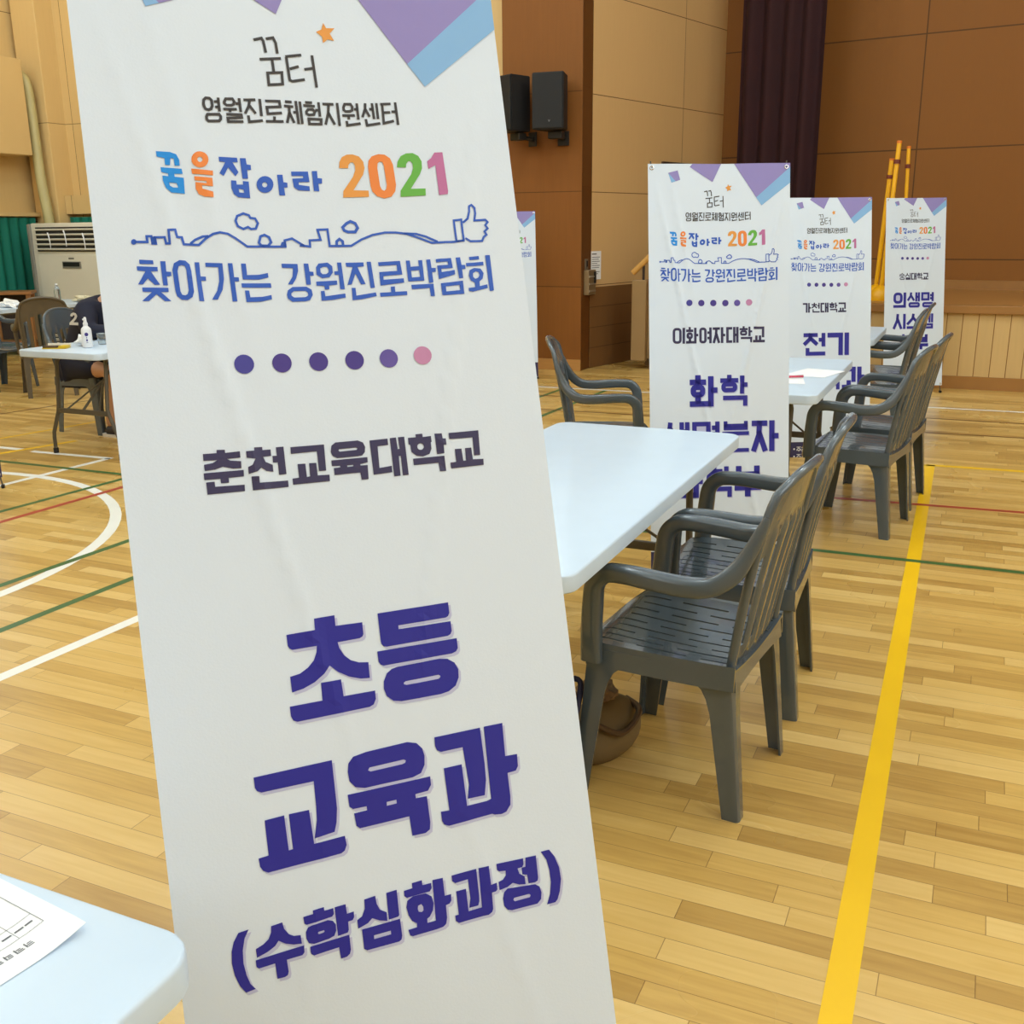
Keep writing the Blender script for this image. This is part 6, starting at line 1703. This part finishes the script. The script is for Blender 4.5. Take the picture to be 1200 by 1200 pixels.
# sleeve numeral
num = [(-0.022, 0.018), (-0.018, 0.030), (-0.004, 0.038), (0.012, 0.034), (0.020, 0.020), (0.014, 0.004), (-0.006, -0.018), (0.024, -0.018), (0.024, -0.034), (-0.030, -0.034), (-0.030, -0.022), (0.002, 0.008), (0.006, 0.018), (0.002, 0.023), (-0.006, 0.022), (-0.010, 0.014)]
m = MB()
c0 = Vector((0.300, -0.315, 0.895))
ax, ay = Vector((0.957, 0.279, -0.05)).normalized(), Vector((0.06, 0.02, 1.0)).normalized()
nn = ax.cross(ay)
tri = tessellate_polygon([[Vector((x, y, 0)) for x, y in num]])
fr = [m.v(c0 + ax * x * 1.25 + ay * y * 1.25) for x, y in num]
for t_ in tri:
    m.face([fr[i] for i in t_])
m.solidify(0.003)
num_o = m.build('sleeve_numeral', mat('cream_print', (200, 194, 180), 0.7), prs, smooth=0)
# hair, face, hands, shoes
HAIR = mat('black_hair', (22, 20, 20), 0.6)
t = bmesh.new(); bmesh.ops.create_uvsphere(t, u_segments=20, v_segments=12, radius=1)
for v in t.verts:
    p = v.co.copy()
    k = 1.0
    if p.x > 0.35 and p.z < 0.25:
        k = 0.82
    v.co = Vector((0.445 + p.x * 0.108 * k, p.y * 0.096 * k, 1.20 + max(p.z, -0.75) * 0.115))
m = MB(); m.add(t); m.build('hair', HAIR, prs, smooth=60)
for sy in (-1, 1):
    m = MB(); m.lathe([(0, -0.009), (0.009, -0.004), (0.011, 0), (0.009, 0.004), (0, 0.009)], 12, (0.548, sy * 0.033, 1.155)); m.build('eye', mat('eye_dark', (40, 30, 26), 0.3), body)
    m = MB(); m.lathe([(0, -0.012), (0.02, -0.006), (0.028, 0), (0.02, 0.006), (0, 0.012)], 12, (0.44, sy * 0.097, 1.15), Matrix.Rotation(PI / 2, 4, 'X')); m.build('ear', SKIN, body)
m = MB(); m.tube([(0.540, 0, 1.165), (0.552, 0, 1.135), (0.558, 0, 1.118), (0.542, 0, 1.110)], [0.006, 0.009, 0.012, 0.006], 10); m.build('nose', SKIN, body, smooth=60)
m = MB(); m.tube([(0.518, -0.022, 1.085), (0.528, 0, 1.083), (0.518, 0.022, 1.085)], [0.003, 0.005, 0.003], 8); m.build('mouth', mat('lips', (160, 92, 84), 0.5), body, smooth=60)
for sy in (-1, 1):
    base = Vector((0.60, -0.10 if sy < 0 else 0.12, 0.772))
    hp = [base, base + Vector((0.045, 0, 0.002))]
    he = [(0, 1)]
    hr = [(0.026, 0.020), (0.034, 0.013)]
    for q, ln in ((-1.5, 0.060), (-0.5, 0.072), (0.5, 0.068), (1.5, 0.052)):
        i0 = len(hp)
        hp += [base + Vector((0.085, q * 0.018, 0.004)), base + Vector((0.085 + ln * 0.5, q * 0.020, 0.002)), base + Vector((0.085 + ln * 0.9, q * 0.020, -0.010))]
        he += [(1, i0), (i0, i0 + 1), (i0 + 1, i0 + 2)]
        hr += [0.009, 0.008, 0.007]
    i0 = len(hp)
    hp += [base + Vector((0.03, -sy * 0.032, 0.0)), base + Vector((0.06, -sy * 0.05, -0.004)), base + Vector((0.085, -sy * 0.052, -0.008))]
    he += [(0, i0), (i0, i0 + 1), (i0 + 1, i0 + 2)]
    hr += [0.012, 0.010, 0.008]
    skin_mesh('hand', hp, he, hr, SKIN, body)
    fx = 0.345 if sy < 0 else 0.425
    sh_ = skin_mesh('shoe', [(fx - 0.05, sy * 0.12, 0.045), (fx + 0.05, sy * 0.12, 0.045), (fx + 0.16, sy * 0.12, 0.036)], [(0, 1), (1, 2)], [(0.044, 0.042), (0.046, 0.042), (0.036, 0.034)], mat('dark_shoe', (44, 40, 42), 0.6), prs)
    m = MB(); m.prism(rrect(0.275, 0.092, 0.044, 6, fx + 0.055, sy * 0.12), 0.0, 0.022); m.build('sole', mat('white_sole', (214, 208, 200), 0.6), sh_, smooth=40)

# ------------------------------------------------------------------ left background
def curtain(name, a, bq, z0, z1, m_, label, amp=0.03, pitch=0.16, n=6):
    a, bq = Vector((*a, 0)), Vector((*bq, 0))
    L = (bq - a).length
    d = (bq - a) / L
    nr = Vector((-d.y, d.x, 0))
    N = int(L / pitch * n)
    q = MB()
    rr = random.Random(int(L * 100))
    prev = None
    ph = 0
    for i in range(N + 1):
        s = L * i / N
        ph += 2 * PI / n * rr.uniform(0.8, 1.2)
        o_ = nr * amp * math.sin(ph)
        col = []
        for z, k in ((z0, 1.15), (z0 + (z1 - z0) * 0.5, 1.0), (z1, 0.75)):
            p = a + d * s + o_ * k
            col.append(q.v((p.x, p.y, z)))
        if prev:
            for j in range(2):
                q.face((prev[j], col[j], col[j + 1], prev[j + 1]))
        prev = col
    q.solidify(0.004)
    o = q.build(name, m_, smooth=80)
    return tag(o, label, 'curtain')
GREEN = mat('green_curtain_cloth', (0, 112, 92), 0.8, noise=0.12, scale=3)
curtain('green_curtain', (-11.78, 7.2), (-11.78, 10.42), 0.03, 1.70, GREEN, 'long green curtain hanging along the left wall')
curtain('green_curtain', (-11.35, 10.62), (-8.0, 10.62), 0.03, 1.70, GREEN, 'green curtain hanging behind the floor air conditioner')
# pipe
m = MB()
m.tube(catmull([(-12.0, 10.28, 3.50), (-11.72, 10.30, 3.50), (-11.60, 10.33, 3.46), (-11.54, 10.36, 3.34), (-11.535, 10.38, 3.0), (-11.52, 10.38, 2.3), (-11.49, 10.385, 1.9), (-11.45, 10.39, 1.5)], 5), 0.065, 12)
tag(m.build('wall_pipe', mat('cream_pipe_wrap', (196, 184, 130), 0.5, noise=0.06, scale=8), smooth=60), 'cream wrapped pipe running down the upper left wall', 'pipe')
# floor standing air conditioner
root = empty('air_conditioner', (-10.62, 10.05, 0), R(-4), 'tall cream floor standing air conditioner before the green curtain', 'air conditioner')
CREAM = mat('cream_enamel', (222, 217, 200), 0.4, noise=0.03, scale=5)
DARKG = mat('dark_grille', (40, 38, 36), 0.6)
m = MB(); m.box((0, 0.02, 0.82), (1.34, 0.40, 1.60), bevel=0.02); m.build('cabinet', CREAM, root, smooth=40)
m = MB(); m.box((-0.68, 0.0, 0.82), (0.06, 0.42, 1.58), bevel=0.015); m.build('side_panel', mat('grey_enamel', (128, 126, 116), 0.45), root, smooth=40)
m = MB(); m.box((0.02, -0.185, 1.42), (1.16, 0.02, 0.30), bevel=0.004); ou = m.build('outlet_grille', DARKG, root, smooth=0)
for k in range(5):
    m = MB(); m.box((0.02, -0.20, 1.30 + 0.06 * k), (1.16, 0.03, 0.014), rot=Euler((R(25), 0, 0))); m.build('louvre', CREAM, ou, smooth=0)
for k, (x, dz) in enumerate(((-0.28, 0.0), (0.02, 0.03), (0.36, -0.01))):
    m = MB(); m.tube([(x - 0.03, -0.212, 1.50 + dz), (x, -0.222, 1.45 + dz), (x + 0.01, -0.222, 1.37 + dz), (x, -0.214, 1.30 + dz)], [0.010, 0.008, 0.006, 0.003], 8); m.build('air_ribbon', PAPER, ou, smooth=60)
m = MB(); m.box((0.02, -0.183, 0.95), (1.20, 0.012, 0.56), bevel=0.005); m.build('front_panel', CREAM, root, smooth=0)
m = MB(); m.box((0.05, -0.192, 1.105), (0.34, 0.014, 0.085), bevel=0.003); cp = m.build('control_panel', mat('grey_enamel', (128, 126, 116), 0.45), root, smooth=0)
m = MB(); m.box((0.05, -0.20, 1.112), (0.30, 0.006, 0.05)); m.build('display', BLACK, cp, smooth=0)
m = MB(); m.box((0.05, -0.190, 1.185), (0.10, 0.004, 0.02)); m.build('badge', mat('grey_badge', (120, 116, 104), 0.4), root, smooth=0)
m = MB(); m.box((0.02, -0.183, 0.36), (1.20, 0.012, 0.56)); ig = m.build('intake_grille', DARKG, root, smooth=0)
for k in range(11):
    m = MB(); m.box((0.02, -0.196, 0.10 + 0.052 * k), (1.20, 0.02, 0.030), rot=Euler((R(15), 0, 0))); m.build('slat', CREAM, ig, smooth=0)
# wooden display frame by the curtain
root = empty('wooden_stand', (-11.25, 9.45, 0), R(40), 'small open wooden stand in front of the green curtain', 'stand')
WOOD = mat('varnished_wood', (150, 100, 50), 0.45, noise=0.15, scale=4, stretch=(1, 1, 6))
for sx in (-1, 1):
    for sy in (-1, 1):
        m = MB(); m.box((sx * 0.22, sy * 0.17, 0.38), (0.05, 0.05, 0.76), bevel=0.004); m.build('post', WOOD, root, smooth=0)
m = MB(); m.box((0, 0, 0.775), (0.54, 0.44, 0.035), bevel=0.005); m.build('top', WOOD, root, smooth=0)
m = MB(); m.box((0, 0, 0.16), (0.46, 0.36, 0.03), bevel=0.003); m.build('shelf', WOOD, root, smooth=0)
m = MB(); m.box((0, 0.17, 0.46), (0.40, 0.015, 0.56)); m.build('back_panel', mat('dark_board', (50, 38, 30), 0.6), root, smooth=0)

# ------------------------------------------------------------------ pilaster and stage side
def speaker(x, rz, label):
    root = empty('wall_speaker', (x, 10.17, 2.71), rz, label, 'speaker', 'black wall speakers')
    m = MB(); m.prism([(-0.165, -0.15), (0.165, -0.15), (0.12, 0.13), (-0.12, 0.13)], -0.265, 0.265); bmesh.ops.bevel(m.bm, geom=list(m.bm.edges), offset=0.008, segments=2, affect='EDGES'); m.build('cabinet', mat('black_speaker_cabinet', (24, 24, 26), 0.6), root, smooth=40)
    m = MB(); m.box((0, -0.153, 0), (0.31, 0.012, 0.51), bevel=0.004); m.build('grille', mat('black_speaker_grille', (16, 17, 19), 0.7), root, smooth=0)
    m = MB(); m.prism([(-0.011, 0.012), (0, -0.010), (0.011, 0.012), (0.006, 0.012), (0, 0.0), (-0.006, 0.012)], 0, 0.003, Matrix.Translation((0.02, -0.161, -0.19)) @ Matrix.Rotation(PI / 2, 4, 'X')); m.build('badge', mat('silver_badge', (130, 130, 130), 0.4), root, smooth=0)
    m = MB(); m.box((0.03, 0.04, -0.31), (0.15, 0.10, 0.07), bevel=0.008); m.tube([(0.03, 0.06, -0.31), (0.06, 0.20, -0.33)], 0.022, 8); m.box((0.05, 0.215, -0.33), (0.12, 0.02, 0.14), bevel=0.004)
    m.build('bracket', BLACK, root, smooth=0)
speaker(-4.145, R(4), 'black wall speaker facing us on the orange pilaster, right of the pair')
speaker(-4.575, R(-28), 'black wall speaker turned aside on the pilaster, left of the pair')
# alarm call box on the pilaster's inner side, light switch, notice
root = empty('alarm_box', (-3.91, 10.59, 0.93), 0, 'clear alarm call box on the dark side of the pilaster', 'alarm box')
m = MB(); m.box((0.03, 0, 0), (0.06, 0.22, 0.26), bevel=0.006); m.build('housing', mat('brass_grey_metal', (150, 128, 96), 0.35, 0.4), root, smooth=0)
for k in range(3):
    m = MB(); m.box((0.064, -0.01, -0.09 + 0.075 * k), (0.01, 0.19, 0.016), bevel=0.002); m.build('rail', mat('brushed_metal', (190, 178, 156), 0.3, 0.6), root, smooth=0)
m = MB(); m.box((0.068, 0.06, 0.05), (0.012, 0.05, 0.12), bevel=0.003); m.build('handset', BLACK, root, smooth=0)
m = MB(); m.box((-3.903, 10.54, 1.12), (0.016, 0.07, 0.11), bevel=0.003); m.mi = 1; m.box((-3.892, 10.54, 1.125), (0.006, 0.03, 0.06), bevel=0.001); tag(m.build('light_switch', [mat('grey_switch_plate', (110, 96, 80), 0.4), BLACK], smooth=0), 'small dark switch above the alarm call box', 'switch')
sw = math.atan2(14.3 - 10.82, -3.0 + 3.93)
root = empty('wall_notice', (-3.892, 10.79, 1.10), sw - PI / 2, 'white printed notice on the beige wall beside the pilaster', 'notice')
m = MB(); m.box((0.004, 0.0, 0), (0.003, 0.20, 0.30)); m.build('sheet', PAPER, root, smooth=0)
m = MB()
for k in range(11):
    ln = (0.09, 0.15, 0.13, 0.15, 0.10, 0.15, 0.14, 0.06, 0.15, 0.12, 0.08)[k]
    m.box((0.0062, -0.075 + ln / 2, 0.12 - 0.022 * k - (0.012 if k else 0)), (0.0008, ln, 0.012 if k == 0 else 0.007))
m.build('printing', mat('grey_print', (105, 108, 116), 0.8), root, smooth=0)
# board on the beige wall, its top edge above the creased banner
root = empty('wall_board', (-3.447, 12.45, 1.92), sw - PI / 2, 'dark framed board on the beige wall, showing above the creased banner', 'board')
m = MB(); m.box((0.02, 0, 0), (0.03, 0.85, 0.60), bevel=0.004); m.build('frame', mat('dark_board_frame', (66, 48, 36), 0.5), root, smooth=0)
m = MB(); m.box((0.037, 0, 0), (0.006, 0.76, 0.51)); m.build('panel', mat('dull_board_panel', (92, 72, 52), 0.6), root, smooth=0)
# stage steps with side panel, newel and handrail
root = empty('stage_stairs', (-3.12, 10.9, 0), 0, 'stage steps with beige side panel and wooden handrail behind the creased banner', 'stairs')
SIDE = mat('beige_painted_wood', (150, 120, 78), 0.5, noise=0.06, scale=6)
for k in range(4):
    m = MB(); m.box((-0.02 + 0.20 * k, 0.35, 0.095 + 0.19 * k), (0.24, 0.9, 0.19)); m.build('step', OAKTRIM, root, smooth=0)
m = MB(); m.prism([(-0.30, 0.0), (0.30, 0.0), (0.30, 0.14), (-0.30, 0.14)], -0.40, -0.28, Matrix.Rotation(PI / 2, 4, 'X') @ Matrix.Translation((0.02, 0, 0.08))); m.build('plinth', mat('pale_plinth', (166, 144, 108), 0.5), root, smooth=0)
m = MB(); m.box((-0.26, -0.05, 0.52), (0.16, 0.20, 0.86), bevel=0.008); m.build('newel', SIDE, root, smooth=0)
m = MB(); m.box((0.10, -0.03, 0.46), (0.56, 0.10, 0.70), bevel=0.006); m.build('side_panel', SIDE, root, smooth=0)
m = MB(); m.tube([(-0.36, -0.06, 1.02), (0.72, -0.06, 2.02)], 0.032, 10); hr_ = m.build('handrail', mat('honey_wood_rail', (206, 154, 78), 0.4), root)
for x in (-0.24, 0.30):
    zb = 0.9 if x < 0 else 0.75
    m = MB(); m.tube([(x, -0.06, zb), (x, -0.06, 1.02 + (x + 0.36) * 0.926 - 0.02)], 0.014, 8); m.build('baluster', mat('dark_metal', (60, 50, 42), 0.5, 0.4), root)
# long curtain at the stage side
curtain('stage_curtain', (-2.86, 12.75), (-1.86, 12.50), 0.775, 6.9, mat('maroon_velvet', (46, 8, 14), 0.85, noise=0.2, scale=4), 'dark maroon stage curtain hanging left on the stage', amp=0.05, pitch=0.22, n=8)
# yellow net posts
POST = mat('yellow_enamel', (240, 178, 16), 0.35)
def post(base, top, r, label, base_r=0.10):
    b_, t_ = Vector(base), Vector(top)
    root = empty('net_post', b_, 0, label, 'post', 'yellow net posts on the stage')
    m = MB(); m.lathe([(0, 0.0), (base_r, 0.0), (base_r * 1.02, 0.03), (base_r * 0.85, 0.09), (base_r * 0.5, 0.125), (r * 1.4, 0.14), (0, 0.14)], 20); m.build('base', POST, root, smooth=50)
    d = t_ - b_
    m = MB(); m.tube([(0, 0, 0.06), d * 0.985], r, 10); m.build('pole', POST, root)
    m = MB(); m.tube([d * 0.985, d], r * 1.12, 10); m.build('cap', mat('orange_cap', (224, 120, 30), 0.4), root)
    m = MB(); m.tube([d * 0.86, d * 0.885], r * 1.5, 10); m.build('strap', mat('dark_red_strap', (110, 40, 24), 0.5), root)
post((-0.95, 10.98, 0.77), (-0.90, 11.05, 2.27), 0.022, 'tallest yellow net post standing on the stage edge', 0.105)
post((-1.02, 11.18, 0.77), (-0.97, 11.22, 2.12), 0.022, 'yellow net post on the stage, lowest on the left of the three', 0.10)
post((-0.78, 11.22, 0.77), (-0.825, 11.24, 2.23), 0.018, 'yellow net post on the stage, rightmost of the three', 0.06)
